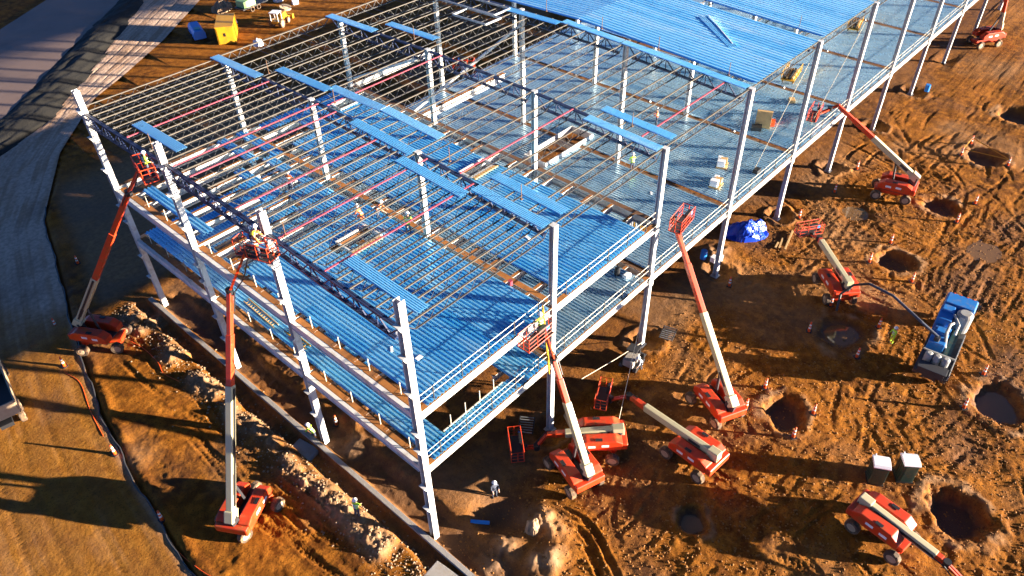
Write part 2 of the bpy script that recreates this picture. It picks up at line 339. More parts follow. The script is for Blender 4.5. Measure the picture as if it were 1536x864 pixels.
for i in range(1, 11):   # backfilled hollows round the right-hand columns
    ins, ring, q = pit(12.0 * i + (0.3 if i > 1 else 0), -0.2, 1.3, 0.4, seed=i * 1.7)
    H = H * (1 - ins) - 0.32 * ins + 0.12 * ring
    pale = np.maximum(pale, 0.55 * np.maximum(ring, 0.5 * ins) * np.clip(0.6 + fbm(GX, GY, 1.0, 2, 260 + i), 0, 1))
# shallow smooth puddle basins on the right
for (cx, cy, r) in ((53.6, -5.9, 1.7), (55.4, -17.6, 2.1), (43.0, -15.5, 1.8)):
    ins, ring, q = pit(cx, cy, r, 0.1, seed=cx); H = H * (1 - ins) - 0.06 * ins
# trench along the grade beam in front of the building, spoil heaps beside it
tr = sm(-2.3, -1.7, XX + 0.35 * fbm(GX, GY, 2.0, 2, 300)) * (1 - sm(-0.95, -0.8, XX)) * (1 - sm(36.5, 38, YY)) * sm(-12, -9, YY)
tr2 = sm(-0.35, -0.15, XX) * (1 - sm(1.3, 2.2, XX + 0.5 * fbm(GX, GY, 2.0, 2, 310))) * (1 - sm(35.5, 36.5, YY)) * sm(-9, -7, YY)
H = H - 0.55 * tr - 0.38 * tr2
wet = np.maximum(wet, tr2 * 0.6)
sp = np.exp(-((XX + 3.0) / 0.9) ** 2) * sm(-4, 2, YY) * (1 - sm(36, 38, YY)) * np.clip(0.75 + 2.2 * fbm(GX, GY, 1.9, 3, 320), 0, 2)
sp2 = np.exp(-((XX - 3.2) / 1.0) ** 2) * (1 - sm(30, 34, YY)) * sm(8, 12, YY) * np.clip(0.6 + 2 * fbm(GX, GY, 1.7, 3, 330), 0, 2)
H += 0.24 * sp + 0.2 * sp2 + 0.42 * np.abs(fbm(GX, GY, 0.7, 3, 340, 0.6)) * np.minimum(1, sp + sp2 + 0.4 * tr)
pale = np.maximum(pale, np.clip(0.85 * sp + 0.4 * sp2 + 0.25 * tr, 0, 0.9))
for (cx, cy, rx, ry, h) in ((5.4, -4.9, 1.0, 1.6, 0.6), (1.6, -4.2, 1.6, 1.1, 0.5), (3.4, -6.8, 1.5, 1.0, 0.45), (-1.7, 34.5, 1.2, 2.0, 0.3), (38.5, 1.5, 1.6, 1.0, 0.5), (1.2, 9.6, 1.0, 1.0, 0.35)):
    b_ = np.exp(-(((XX - cx) / rx) ** 2 + ((YY - cy) / ry) ** 2)); b_ = b_ * (0.8 + 1.2 * fbm(GX, GY, 0.9, 3, int(cx * 10) + 400))
    H += h * b_; pale = np.maximum(pale, np.clip(b_ * 1.15, 0, 0.95))
dk = np.exp(-(((XX - 4.2) / 1.9) ** 2 + ((YY + 2.3) / 1.7) ** 2)); H -= 0.8 * dk; wet = np.maximum(wet, dk)
pale = np.maximum(pale, 0.45 * np.clip(fbm(GX, GY, 7, 3, 500) * 2.4 - 0.15, 0, 1) * near)
wet = np.clip(np.maximum(wet, 0.45 * np.clip(fbm(GX, GY, 6, 3, 520) * 2.5 - 0.3, 0, 1) * near), 0, 1)
# haul road corridor: ground is lowered a little and the road laid on it
RY = np.array([-60, 0, 9.4, 19.4, 27.2, 37.9, 48.4, 57.4, 69.9, 80.4, 84.8, 91.6, 102.5, 140]); RXR = np.array([-13.8, -12.9, -12.4, -11.3, -10, -7.3, -4.2, -1.7, 5.5, 14.5, 21.3, 30.7, 43.3, 86])
LY_ = np.array([-60, 40, 60, 74.6, 78.9, 92, 110, 140]); RXL = np.array([-60, -34, -14, 0.5, 8.0, 21, 37, 64])
xr = np.interp(YY, RY, RXR); xl = np.interp(YY, LY_, RXL)
rd = (1 - sm(0.0, 0.35, XX - xr)) * sm(-60, -59, YY)
H = H * (1 - rd) - 0.30 * rd
bank = np.exp(-(((xr + 0.75) - XX) / 0.35) ** 2) * (1 - rd) * (1 - sm(60, 70, YY)); H += 0.16 * bank * (0.6 + lat_noise(GX, GY, 1.2, 600))
nx, ny = H.shape
vs = np.empty((nx * ny, 3), np.float32); vs[:, 0] = XX.ravel(); vs[:, 1] = YY.ravel(); vs[:, 2] = H.ravel()
def grid_mesh(name, vs, nx, ny, material, attrs):
    me = bpy.data.meshes.new(name); idx = np.arange(nx * ny, dtype=np.int32).reshape(nx, ny)
    q = np.stack([idx[:-1, :-1], idx[1:, :-1], idx[1:, 1:], idx[:-1, 1:]], -1).reshape(-1, 4); n = len(q)
    me.vertices.add(nx * ny); me.vertices.foreach_set('co', vs.astype(np.float32).ravel())
    me.loops.add(n * 4); me.loops.foreach_set('vertex_index', q.ravel())
    me.polygons.add(n); me.polygons.foreach_set('loop_start', np.arange(0, n * 4, 4, dtype=np.int32))
    me.polygons.foreach_set('use_smooth', np.ones(n, bool))
    me.update(calc_edges=True)
    for k, a in attrs.items():
        t = me.attributes.new(k, 'FLOAT', 'POINT'); t.data.foreach_set('value', a.astype(np.float32).ravel())
    me.materials.append(material); return me
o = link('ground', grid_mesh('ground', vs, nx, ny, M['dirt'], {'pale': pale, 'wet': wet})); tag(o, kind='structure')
def gz(x, y):
    i = int(np.clip(np.searchsorted(GX, x) - 1, 0, nx - 1)); j = int(np.clip(np.searchsorted(GY, y) - 1, 0, ny - 1)); return float(H[i, j])
# haul road strip
ys = np.concatenate([np.arange(-60, 0, 2.0), np.arange(0, 62, 0.16), np.arange(62, 140, 0.5)]); us = np.linspace(0, 1, 130)
YR, UR = np.meshgrid(ys, us, indexing='ij'); xl_ = np.interp(ys, LY_, RXL); xr_ = np.interp(ys, RY, RXR); xl_ = np.maximum(xl_, xr_ - 26)
XR = xr_[:, None] - (1 - UR) * (xr_ - xl_)[:, None]
off = xr_[:, None] - XR
hz = 0.04 + 0.03 * fbm(ys, us * 26, 3.0, 3, 700) + 0.015 * np.abs(fbm(ys, us * 26, 0.5, 2, 720))
for c_, dp in ((1.4, 0.03), (3.5, 0.04), (5.6, 0.035), (7.9, 0.05), (9.8, 0.03), (11.9, 0.04), (14.1, 0.03)):
    hz -= dp * np.exp(-((off - c_ - 0.25 * np.sin(YR * 0.13 + c_)) / 0.22) ** 2) * (0.75 + 0.25 * np.sign(np.sin(YR * 15)))
rp = np.clip(sm(36, 52, YR + 10 * fbm(ys, us * 26, 8, 3, 740)), 0, 1); rw = 0.55 * np.clip(fbm(ys, us * 40, 6, 3, 760) * 2 - 0.1, 0, 1)
r1 = np.random.default_rng(55); k1 = r1.random(400); st_ = np.interp(off + 0.5 * np.sin(YR * 0.11), np.arange(400) * 0.22, k1)
st_ = np.clip(st_ + 1.1 * fbm(ys, us * 26, 4.0, 3, 780), 0, 1)
rp = np.clip(rp * (0.6 + 0.6 * st_) + 0.10 * np.clip(st_ * 1.6 - 0.7, 0, 1), 0, 1); rw = np.maximum(rw, 0.35 * np.clip(0.4 - st_, 0, 1))
rp = np.maximum(rp, 0.45 * np.exp(-(off / 0.35) ** 2))
v2 = np.stack([XR, YR, hz], -1).reshape(-1, 3)
o = link('haul_road', grid_mesh('haul_road', v2, len(ys), len(us), M['road'], {'pale': rp, 'wet': rw * (1 - 0.5 * rp)})); tag(o, kind='structure')
# dark grassy bank and the pavement beyond
def strip(name, left, right, material, z0, amp, bulge, n=26, dy=0.5, seed=800):
    (ly, lx), (ry, rx) = left, right; y = np.arange(40, 190, dy); u = np.linspace(0, 1, n)
    a = np.interp(y, ly, lx); b_ = np.interp(y, ry, rx); Yg, Ug = np.meshgrid(y, u, indexing='ij'); Xg = a[:, None] + Ug * (b_ - a)[:, None]
    z = z0 + bulge * np.sin(math.pi * Ug) + amp * fbm(y, u * 8, 1.5, 3, seed)
    return link(name, grid_mesh(name, np.stack([Xg, Yg, z], -1).reshape(-1, 3), len(y), n, M[material], {}))
bl = (np.array([40, 60, 81.5, 86, 98.4, 112, 190]), np.array([-41, -21, -1.5, 6.5, 20, 35, 115])); br = (LY_, RXL + 0.6)
bl = (np.array([40, 60, 81.5, 86, 98.4, 112, 190]), np.array([-40, -20, 1.0, 6.0, 18.5, 33, 112]))
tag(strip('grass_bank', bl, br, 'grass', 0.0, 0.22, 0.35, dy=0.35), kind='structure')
pl = (np.array([40, 115.7, 119, 123.3, 190]), np.array([-52, 16.1, 20.5, 26.6, 108])); pl = (pl[0], pl[1] - 1.0)
pl = (np.array([40, 81.5, 98, 112, 123.3, 190]), np.array([-90, -26, -5.5, 11, 26.6, 112])); 
tag(strip('paved_road', pl, (bl[0], bl[1] + 0.4), 'asphalt', 0.06, 0.02, 0.0, n=8, seed=830), kind='structure')
# muddy water in pits and hollows
def blob(name, cx, cy, z, rx, ry, rot=0.0, seed=1):
    r = random.Random(seed); n = 40; ph = [r.uniform(0, 6.28) for _ in range(4)]; V = [(0, 0, 0)]
    for k in range(n):
        t = 2 * math.pi * k / n; q = 1 + 0.08 * math.sin(2 * t + ph[0]) + 0.07 * math.sin(3 * t + ph[1]) + 0.04 * math.sin(7 * t + ph[2]); V.append((rx * q * math.cos(t), ry * q * math.sin(t), 0))
    me = bpy.data.meshes.new(name); me.from_pydata(V, [], [(0, 1 + k, 1 + (k + 1) % n) for k in range(n)]); me.materials.append(M['water'])
    o = link(name, me, None, (cx, cy, z), (0, 0, rot)); tag(o, kind='structure'); return o
blob('puddle', 36.1, -12.2, -0.42, 2.1, 2.0, 0, 1); blob('puddle', 36.3, -24.5, -0.55, 2.2, 2.1, 0, 2)
blob('puddle', 53.6, -5.9, -0.045, 1.5, 1.4, 0, 3); blob('puddle', 55.4, -17.6, -0.05, 1.9, 1.6, 0, 4); blob('puddle', 12.1, -12.4, -0.42, 0.8, 0.7, 0, 5)

# ------------------------------------------------------------------ the steel frame
LX, LY = 12.0, 11.856; Z2, Z3 = 7.30, 12.25; NI = 10
def rz(x, y):
    j = y / LY; return 18.80 - 0.0085 * x + 0.5 * min(j, 1.5) - 0.33 * max(0, j - 1.5)
bld = empty('steel_building', (0, 0, 0), 0, 'white steel frame building under construction with sky-tinted metal decks and open roof joists', 'building')
# columns
def column_mesh(h, b=0.46, brackets=(), proud=0.0):
    m = MB(); t = 0.045; 
    for s in (-1, 1): m.box((0, s * (b / 2 - t / 2), h / 2), (b, t, h))
    m.box((0, 0, h / 2), (0.04, b - 2 * t - 0.004, h))
    m.box((0, 0, 0.03), (b + 0.3, b + 0.3, 0.06)); m.box((0, 0, h + 0.012), (b + 0.04, b + 0.04, 0.024)) if not brackets else None
    for z in brackets:      # shelf brackets on the outer face
        m.box((-b / 2 - 0.13, 0, z), (0.24, b + 0.05, 0.03))
        for s in (-1, 1):
            y = s * (b / 2 - 0.05)
            m.add([(-b / 2, y - .012, z - .016), (-b / 2, y + .012, z - .016), (-b / 2 - .24, y - .012, z - .016), (-b / 2 - .24, y + .012, z - .016), (-b / 2, y - .012, z - .5), (-b / 2, y + .012, z - .5)],
                  [(0, 2, 4), (1, 5, 3), (2, 3, 5, 4), (0, 1, 3, 2)])
    return m.mesh('column', 'white')
for i in range(0, NI + 1):
    for j in range(0, 4):
        x, y = LX * i, LY * j
        base = -0.85 if (i == 0) else -0.32
        if i == 0:
            top = 20.75; me = column_mesh(top - base, 0.43, [v - base for v in (3.3, 5.6, 9.2, 10.8, 14.2, 17.0, 19.2)])
        else:
            top = rz(x, y) - 0.02; me = column_mesh(top - base, 0.39 if j == 0 else 0.36)
        link('column', me, bld, (x, y, base))
        if i > 0 and j == 0:     # splice plates
            m = MB(); m.box((0, 0, 0), (0.50, 0.52, 0.55)); link('splice_plate', m.mesh('splice_plate', 'white'), bld, (x, y, Z2 - 0.75))
# concrete grade beam under the front wall
m = MB(); m.box((-0.6, 14.0, -0.55), (0.36, 46.0, 1.4)); m.box((-0.58, -9.2, -0.66), (0.40, 0.4, 1.2))
gb = link('grade_beam', m.mesh('grade_beam', 'conc', bevel=0.02)); tag(gb, 'long concrete grade beam in the trench along the front columns', 'grade beam')
m = MB(); m.box((0, 0, 0), (2.6, 3.4, 0.5)); fp = link('footing_slab', m.mesh('footing_slab', 'conc', bevel=0.04), None, (-2.4, -3.4, -0.15), (0, 0.04, 0.1)); tag(fp, 'grey concrete footing slab at the near end of the grade beam', 'concrete slab')
m = MB(); m.box((0, 0, 0), (2.0, 2.0, 0.6)); fp = link('footing_slab', m.mesh('footing_slab', 'conc', bevel=0.05), None, (-1.9, 12.4, -0.5), (0.03, 0, 0.2)); tag(fp, 'rough concrete footing beside the grade beam and the second front column', 'concrete slab')

# spandrel and floor beams
SP = iprof(0.40, 0.62); FB = iprof(0.26, 0.55); GB = iprof(0.30, 0.72)
def beam(name, prof, p, q, mats=('white', 'rust')):
    m = MB(); h = max(b for a, b in prof); p = Vector(p); q = Vector(q); dz = Vector((0, 0, -h))
    m.prism(prof, p + dz, q + dz, mi=0, topmi=1); return link(name, m.mesh(name, mats), bld)
m = MB(); m.box((0, 0, 0), (0.04, 0.2, 0.42)); STF = m.mesh('stiffener', 'white')
for j in range(3):
    for Z in (Z2, Z3):
        beam('spandrel_beam', [(-0.13, 0), (0.20, 0), (0.20, 0.04), (0.13, 0.04), (0.13, 0.52), (-0.13, 0.52)], (-0.06, LY * (j + 1) - 0.27, Z), (-0.06, LY * j + 0.27, Z), ('white', 'white'))
        m = MB(); m.box((0.36, LY * (j + 0.5), Z - 0.03), (0.46, LY - 0.56, 0.04)); link('closure_plate', m.mesh('closure_plate', 'rust'), bld)
        for k in (1, 2, 3):      # stiffener plates on the outer face
            link('stiffener', STF, bld, (-0.21, LY * (j + k / 4), Z - 0.26))
for i in range(NI):
    beam('spandrel_beam', SP, (LX * i + 0.24, 0, Z2), (LX * (i + 1) - 0.24, 0, Z2))
    beam('spandrel_beam', SP, (LX * i + 0.24, 3 * LY + 0.3, Z2), (LX * (i + 1) - 0.24, 3 * LY + 0.3, Z2))
    if i < 2:
        beam('spandrel_beam', SP, (LX * i + 0.24, 0, Z3), (LX * (i + 1) - 0.24, 0, Z3))
        beam('spandrel_beam', SP, (LX * i + 0.24, 3 * LY + 0.3, Z3), (LX * (i + 1) - 0.24, 3 * LY + 0.3, Z3))
for i in range(1, NI + 1):
    for j in range(3):
        beam('floor_girder', GB, (LX * i, LY * j + 0.24, Z2), (LX * i, LY * (j + 1) - 0.24, Z2), ('white', 'dkrust'))
        if i <= 2: beam('floor_girder', iprof(0.46, 0.74), (LX * i + 0.2, LY * j + 0.24, Z3), (LX * i + 0.2, LY * (j + 1) - 0.24, Z3), ('white', 'rust' if i == 1 else 'dkrust'))
for i in range(2):
    for k in range(1, 18):
        y = LY * k / 6
        if k % 6 == 0: continue
        x0 = 0.26 if i == 0 else LX + 0.48; x1 = LX * (i + 1) - 0.06
        beam('floor_beam', FB, (x0, y, Z3 - 0.003), (x1, y, Z3 - 0.003))
    for k in (6, 12): 
        beam('floor_beam', FB, (LX * i + (0.48 if i else 0.27), LY * k / 6, Z3 - 0.003), (LX * (i + 1) - 0.24, LY * k / 6, Z3 - 0.003))
for i in range(2):
    for k in range(1, 18, 1):
        y = LY * k / 6; x0 = LX * i + 0.26; x1 = LX * (i + 1) - 0.26
        for (a_, b_) in (((x0, 2.5), (8.15, x1)) if (i == 0 and k <= 4) else ((x0, x1),)): beam('floor_beam', FB, (a_, y, Z2 - 0.003), (b_, y, Z2 - 0.003))

# corrugated deck sheets
def deck_profile(w, ribs, h):
    p = w / ribs; pts = []
    for k in range(ribs):
        o = k * p; pts += [(o, 0), (o + 0.44 * p, 0), (o + 0.52 * p, h), (o + 0.92 * p, h)]
    pts.append((w, 0)); return pts
_dc = {}
def deck_mesh(L, w=0.9, ribs=3, h=0.10, material='deckL3'):
    key = (round(L, 2), w, ribs, material)
    if key in _dc: return _dc[key]
    pr = deck_profile(w, ribs, h); t = 0.004; n = len(pr); V = []
    for y in (0, L):
        V += [(a, y, b) for a, b in pr]
    F = [(k, k + 1, n + k + 1, n + k) for k in range(n - 1)]
    o = len(V)
    for y in (0, L): V += [(a, y, b - t) for a, b in pr]
    F += [(o + k + 1, o + k, o + n + k, o + n + k + 1) for k in range(n - 1)]
    F += [(k + 1, k, o + k, o + k + 1) for k in range(n - 1)] + [(n + k, n + k + 1, o + n + k + 1, o + n + k) for k in range(n - 1)]
    F += [(0, n, o + n, o), (n - 1, o + n - 1, o + 2 * n - 1, 2 * n - 1)]
    me = bpy.data.meshes.new('deck_panel'); me.from_pydata(V, [], F); me.update(); me.materials.append(M[material]); _dc[key] = me; return me
def sheet(name, x, y0, y1, z0, z1, material, w=0.9, ribs=3, parent=bld, h=0.10):
    L = math.hypot(y1 - y0, z1 - z0); me = deck_mesh(L, w, ribs, h, material)
    return link(name, me, parent, (x, y0, z0), (math.atan2(z1 - z0, y1 - y0), 0, 0))
def subtract(y0, y1, holes, xa, xb):
    segs = [(y0, y1)]
    for (hx0, hx1, hy0, hy1) in holes:
        if xb - 0.05 <= hx0 or xa + 0.05 >= hx1: continue
        ns = []
        for a, b in segs:
            if hy1 <= a or hy0 >= b: ns.append((a, b)); continue
            if hy0 - a > 0.25: ns.append((a, hy0))
            if b - hy1 > 0.25: ns.append((hy1, b))
        segs = ns
    return segs
H3 = LY / 2
holes3 = [(7.0, 9.7, 14.3, 16.1), (19.5, 22.2, 14.6, 16.0), (20.1, 22.0, 32.1, 33.5), (13.0, 16.2, 30.6, 34.0), (4.3, 7.0, 18.4, 25.0)]
def deckfloor(xs, yseg, z, holes, material, name='floor_deck_panel', w=0.9):
    for x in xs:
        for (a, b) in yseg:
            for (c, d) in subtract(a, b, holes, x, x + w):
                dz = random.uniform(0, 0.006) + 0.002; sheet(name, x, c + 0.01, d - 0.01, z + dz, z + dz, material)
y6 = [(-0.12 if k == 0 else H3 * k, H3 * (k + 1) if k < 5 else 35.7) for k in range(6)]
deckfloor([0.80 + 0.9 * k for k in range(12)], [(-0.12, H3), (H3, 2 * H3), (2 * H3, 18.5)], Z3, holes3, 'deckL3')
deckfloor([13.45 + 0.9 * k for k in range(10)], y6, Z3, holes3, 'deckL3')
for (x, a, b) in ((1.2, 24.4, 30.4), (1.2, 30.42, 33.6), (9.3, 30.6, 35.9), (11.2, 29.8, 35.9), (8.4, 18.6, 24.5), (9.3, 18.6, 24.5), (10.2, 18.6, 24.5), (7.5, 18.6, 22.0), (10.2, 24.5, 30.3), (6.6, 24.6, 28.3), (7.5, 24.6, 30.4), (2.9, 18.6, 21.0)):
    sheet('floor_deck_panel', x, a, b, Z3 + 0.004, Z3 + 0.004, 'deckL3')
y3 = [(-0.12, LY), (LY, 2 * LY), (2 * LY, 35.7)]
holes2 = [(2.55, 8.1, 0.98, 9.0), (3.4, 6.1, 26.3, 29.3), (30.9, 38.2, 16.4, 19.1)]
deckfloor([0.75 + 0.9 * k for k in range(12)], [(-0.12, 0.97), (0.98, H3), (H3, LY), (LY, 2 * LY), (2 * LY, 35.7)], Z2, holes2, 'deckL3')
deckfloor([12.35 + 0.9 * k for k in range(12)], y3, Z2, holes2, 'deckL2')
for i in (2, 3, 4):
    deckfloor([LX * i + 0.42 + 0.94 * k for k in range(12)], y3, Z2, holes2, 'deckL2', w=0.94)
far = MB(); pr = deck_profile(0.9, 3, 0.075)
for i in range(5, NI):
    for k in range(12):
        x = LX * i + 0.45 + 0.93 * k
        for (a, b) in y3:
            n = len(pr); far.add([(x + u, a, Z2 + v) for u, v in pr] + [(x + u, b - 0.02, Z2 + v) for u, v in pr], [(q, q + 1, n + q + 1, n + q) for q in range(n - 1)])
fo = link('floor_deck_panel', far.mesh('floor_deck_panel_far', 'deckL2'), bld); fo['kind'] = 'stuff'
# framed openings
def frame_open(x0, x1, y0, y1, z, h=0.35, name='opening_frame'):
    m = MB(); t = 0.12
    m.box(((x0 + x1) / 2, y0, z), (x1 - x0 + t, t, h)); m.box(((x0 + x1) / 2, y1, z), (x1 - x0 + t, t, h)); m.box((x0, (y0 + y1) / 2, z), (t - .004, y1 - y0 - t, h - .004)); m.box((x1, (y0 + y1) / 2, z), (t - .004, y1 - y0 - t, h - .004))
    link(name, m.mesh(name, 'white'), bld)
frame_open(30.95, 38.15, 16.45, 19.05, Z2 + 0.06, 0.7)
for h in holes3[:3]: frame_open(*h, Z3 + 0.02, 0.36)
# timber planks at the long side of the upper floor openings
for (x0, x1, y) in ((6.9, 9.6, 14.1), (19.5, 22.3, 14.4)):
    m = MB()
    for k in range(10): m.box((x0 + (x1 - x0) * (k + 0.5) / 10, y, Z3 + 0.16), (0.22, 0.40, 0.08))
    m.bar((x0, y - 0.1, Z3 + 0.1), (x1, y - 0.1, Z3 + 0.1), 0.06, 0.06); o = link('timber_rack', m.mesh('timber_rack', 'wood')); tag(o, 'row of short timber planks beside the upper floor opening ' + ('near the front bay' if x0 < 10 else 'in the second bay'), 'timber')
# cross-bracing seen through the roof near the back
m = MB(); m.bar((24.3, 3 * LY - 0.3, 13.0), (24.3, 2 * LY + 0.4, 18.4), 0.22); link('brace', m.mesh('brace', 'white'), bld)
m = MB(); m.bar((25, 2 * LY + 8, 8.2), (36, 2 * LY + 0.2, 17.5), 0.22); link('brace', m.mesh('brace', 'white'), bld)
beam('spandrel_beam', SP, (24.4, 3 * LY + 0.32, Z3), (35.7, 3 * LY + 0.32, Z3))
beam('floor_beam', iprof(0.4, 0.7), (24.5, 2 * LY + 2.2, Z3), (35.7, 2 * LY + 2.2, Z3))

# guardrails: posts and cables
def postmesh(h=1.08, r=0.035):
    m = MB(); m.box((0, 0, h / 2), (r * 1.6, r * 1.6, h)); m.box((0, 0, 0.02), (0.12, 0.12, 0.04)); return m.mesh('guardrail_post', 'dgrey')
PM = postmesh(); m_ = MB(); m_.box((0, 0, 0.55), (0.05, 0.05, 1.1)); PW = m_.mesh('guardrail_post', 'wire')
def rail(p, q, n, pm=PM, cables=True, cab=0.034):
    p = Vector(p); q = Vector(q)
    for k in range(n):
        link('guardrail_post', pm, bld, p.lerp(q, (k + 0.5) / n))
    if cables:
        for h in (0.55, 1.05):
            m = MB(); m.tube([p + Vector((0, 0, h)), p.lerp(q, 0.5) + Vector((0, 0, h - 0.015)), q + Vector((0, 0, h))], cab / 2, 5); link('guardrail_cable', m.mesh('guardrail_cable', 'wire'), bld)
for i in range(NI):
    rail((LX * i + 0.25, -0.02, Z2 + .06), (LX * (i + 1) - 0.25, -0.02, Z2 + .06), 5 if i < 6 else 3)
    if i < 2: rail((LX * i + 0.25, -0.02, Z3 + .06), (LX * (i + 1) - 0.25, -0.02, Z3 + .06), 5)
for j in range(3):
    for Z in (Z2, Z3): rail((0.42, LY * j + 0.3, Z - 0.1), (0.42, LY * (j + 1) - 0.3, Z - 0.1), 4, PW, False)
rail((2.62, 1.0, Z2), (7.9, 1.0, Z2), 4, PW, False)
m = MB(); m.bar((2.6, 1.0, Z2 + 0.12), (8.1, 1.0, Z2 + 0.12), 0.07, 0.07); link('edge_angle', m.mesh('edge_angle', 'wire'), bld)

# roof: joist girders along Y, joists along X
def girder(i, j):
    x = LX * i; y0 = LY * j + 0.25; y1 = LY * (j + 1) - 0.25 if j < 2 else 3 * LY + 1.3
    m = MB(); D = 1.05; n = 6
    za = rz(x, y0) - 0.09; zb = rz(x, y1) - 0.09
    P = lambda t, d: Vector((x, y0 + (y1 - y0) * t, za + (zb - za) * t - d))
    for s in (-0.07, 0.07):
        o = Vector((s, 0, 0)); m.bar(P(0, 0.06) + o, P(1, 0.06) + o, 0.11, 0.13); m.bar(P(0.04, D) + o, P(0.96, D) + o, 0.11, 0.13)
    for k in range(n):
        a, b, c = k / n, (k + 0.5) / n, (k + 1) / n
        m.bar(P(max(a, 0.0), 0.1), P(b, D), 0.075); m.bar(P(b, D), P(c, 0.1), 0.075)
        if k: m.bar(P(a, 0.1), P(a, D), 0.06)
    return link('joist_girder', m.mesh('joist_girder', 'girder'), bld)
for i in range(0, 7):
    for j in range(3): girder(i, j)
JL = LX - 0.24; JD = 0.66
def joist_parts():
    a = MB(); 
    for s in (-0.03, 0.03): a.box((JL / 2, s, 0), (JL, 0.042, 0.05))
    b = MB()
    for s in (-0.03, 0.03): b.box((JL / 2, s, -JD), (JL - 1.5, 0.042, 0.045))
    c = MB(); n = 10; st = (JL - 1.5) / n; 
    for k in range(n):
        x0 = 0.75 + k * st; c.bar((x0, 0, -JD), (x0 + st / 2, 0, -0.02), 0.027); c.bar((x0 + st / 2, 0, -0.02), (x0 + st, 0, -JD), 0.027)
    c.bar((0.1, 0, -0.03), (0.75, 0, -JD), 0.04); c.bar((JL - 0.1, 0, -0.03), (JL - 0.75, 0, -JD), 0.04)
    return a.mesh('top_chord', 'joist'), b.mesh('bottom_chord', 'web'), c.mesh('web', 'web')
JA, JB, JC = joist_parts(); JAP = JA.copy(); JAP.materials.clear(); JAP.materials.append(M['pink'])
def joist(i, y, pink=False, full=True):
    z0 = rz(LX * i, y); z1 = rz(LX * (i + 1), y)
    t = link('joist', JC, bld, (LX * i + 0.12, y, z0 - 0.04), (0, -math.atan2(z1 - z0, LX), 0))
    link('top_chord', JAP if pink else JA, t); link('bottom_chord', JB, t)
    return t
pinkset = {(0, 6), (0, 10), (0, 14), (0, 19), (0, 21), (0, 27), (1, 4), (1, 11), (2, 1)}
for k in range(0, 35): joist(0, 0.10 + 1.072 * k, (0, k) in pinkset)
for i in (1, 2):
    for k in range(0, 19): joist(i, 0.10 + 1.976 * k + (1.3 if k == 18 else 0), (i, k) in pinkset)
    joist(i, 36.9)
for i in (3, 4, 5, 6):
    for k in (0, 1, 3, 6): joist(i, 0.10 + 1.976 * k)
# joist bridging rods across the first bays
for (i, f) in ((0, 0.33), (0, 0.66), (1, 0.33), (1, 0.66), (2, 0.33), (2, 0.66)):
    for d in (-0.1, -JD):
        m = MB(); x = LX * (i + f); ys = [0.1, 1.5 * LY, 36.9]
        m.tube([(x, y, rz(x, y) + d - 0.06) for y in ys], 0.018, 4); link('bridging_rod', m.mesh('bridging_rod', 'girder'), bld)
# loose deck sheets laid along the girders
strips = [(1.2, 0.25, 6.3), (1.2, 24.1, 30.5), (11.15, 0.25, 6.1), (10.1, 6.0, 12.1), (11.2, 12.05, 18.2), (13.0, 0.3, 6.2), (13.9, 12.0, 18.0), (13.8, 18.05, 24.1), (11.45, 30.35, 37.1), (13.35, 23.8, 30.4),
          (23.1, 0.15, 6.5), (25.05, 0.3, 6.4), (23.55, 30.5, 37.2), (25.55, 24.7, 31.0), (34.75, 18.6, 24.9), (35.45, 12.2, 18.6), (35.45, 6.3, 12.1), (35.45, 0.3, 6.3)]
for (x, a, b) in strips:
    sheet('roof_deck_panel', x, a, b, rz(x, a) + 0.004, rz(x, b) + 0.004, 'deckR', 0.86, 6, h=0.04)
for i in (3, 4, 5):
    x0 = LX * i + 0.85
    for k in range(12):
        x = x0 + 0.91 * k
        for (a, b) in ((0.12, 1.5 * LY), (1.5 * LY, 37.2)):
            sheet('roof_deck_panel', x, a, b - 0.01, rz(x, a) + 0.004, rz(x, b) + 0.004, 'deckR', 0.91, 2, h=0.08)
far = MB(); pr = deck_profile(0.92, 2, 0.08)
for i in range(6, NI):
    for k in range(13):
        x = LX * i + 0.92 * k
        for (a, b) in ((0.12, 1.5 * LY), (1.5 * LY, 37.2)):
            n = len(pr); far.add([(x + u, a, rz(x, a) + v) for u, v in pr] + [(x + u, b, rz(x, b) + v) for u, v in pr], [(q, q + 1, n + q + 1, n + q) for q in range(n - 1)])
fo = link('roof_deck_panel', far.mesh('roof_deck_panel_far', 'deckR'), bld); fo['kind'] = 'stuff'
# roof opening frames near the back corner
def roof_frame(x0, x1, y0, y1):
    m = MB(); z = lambda x, y: rz(x, y) + 0.03
    for p, q in (((x0, y0), (x1, y0)), ((x1, y0), (x1, y1)), ((x1, y1), (x0, y1)), ((x0, y1), (x0, y0))):
        m.bar((*p, z(*p)), (*q, z(*q)), 0.13, 0.16)
    link('roof_opening_frame', m.mesh('roof_opening_frame', 'galv'), bld)
roof_frame(33.2, 35.3, 24.6, 32.4); roof_frame(31.0, 33.0, 23.6, 27.8)
# short safety stanchions standing on the roof girders
m = MB(); m.box((0, 0, 0.55), (0.035, 0.035, 1.1)); m.box((0, 0, 0.03), (0.16, 0.16, 0.06)); ST = m.mesh('stanchion', 'rebar')
for (x, y) in ((12.6, 3.1), (12.6, 9.4), (12.6, 21.5), (12.7, 30.2), (24.7, 3.3), (24.8, 26.2), (36.6, 2.4), (36.7, 9.1), (36.7, 15.0), (36.8, 21.4), (49.2, 2.6), (0.5, 10.6), (0.5, 26.0)):
    link('stanchion', ST, bld, (x, y, rz(x, y) + 0.02))
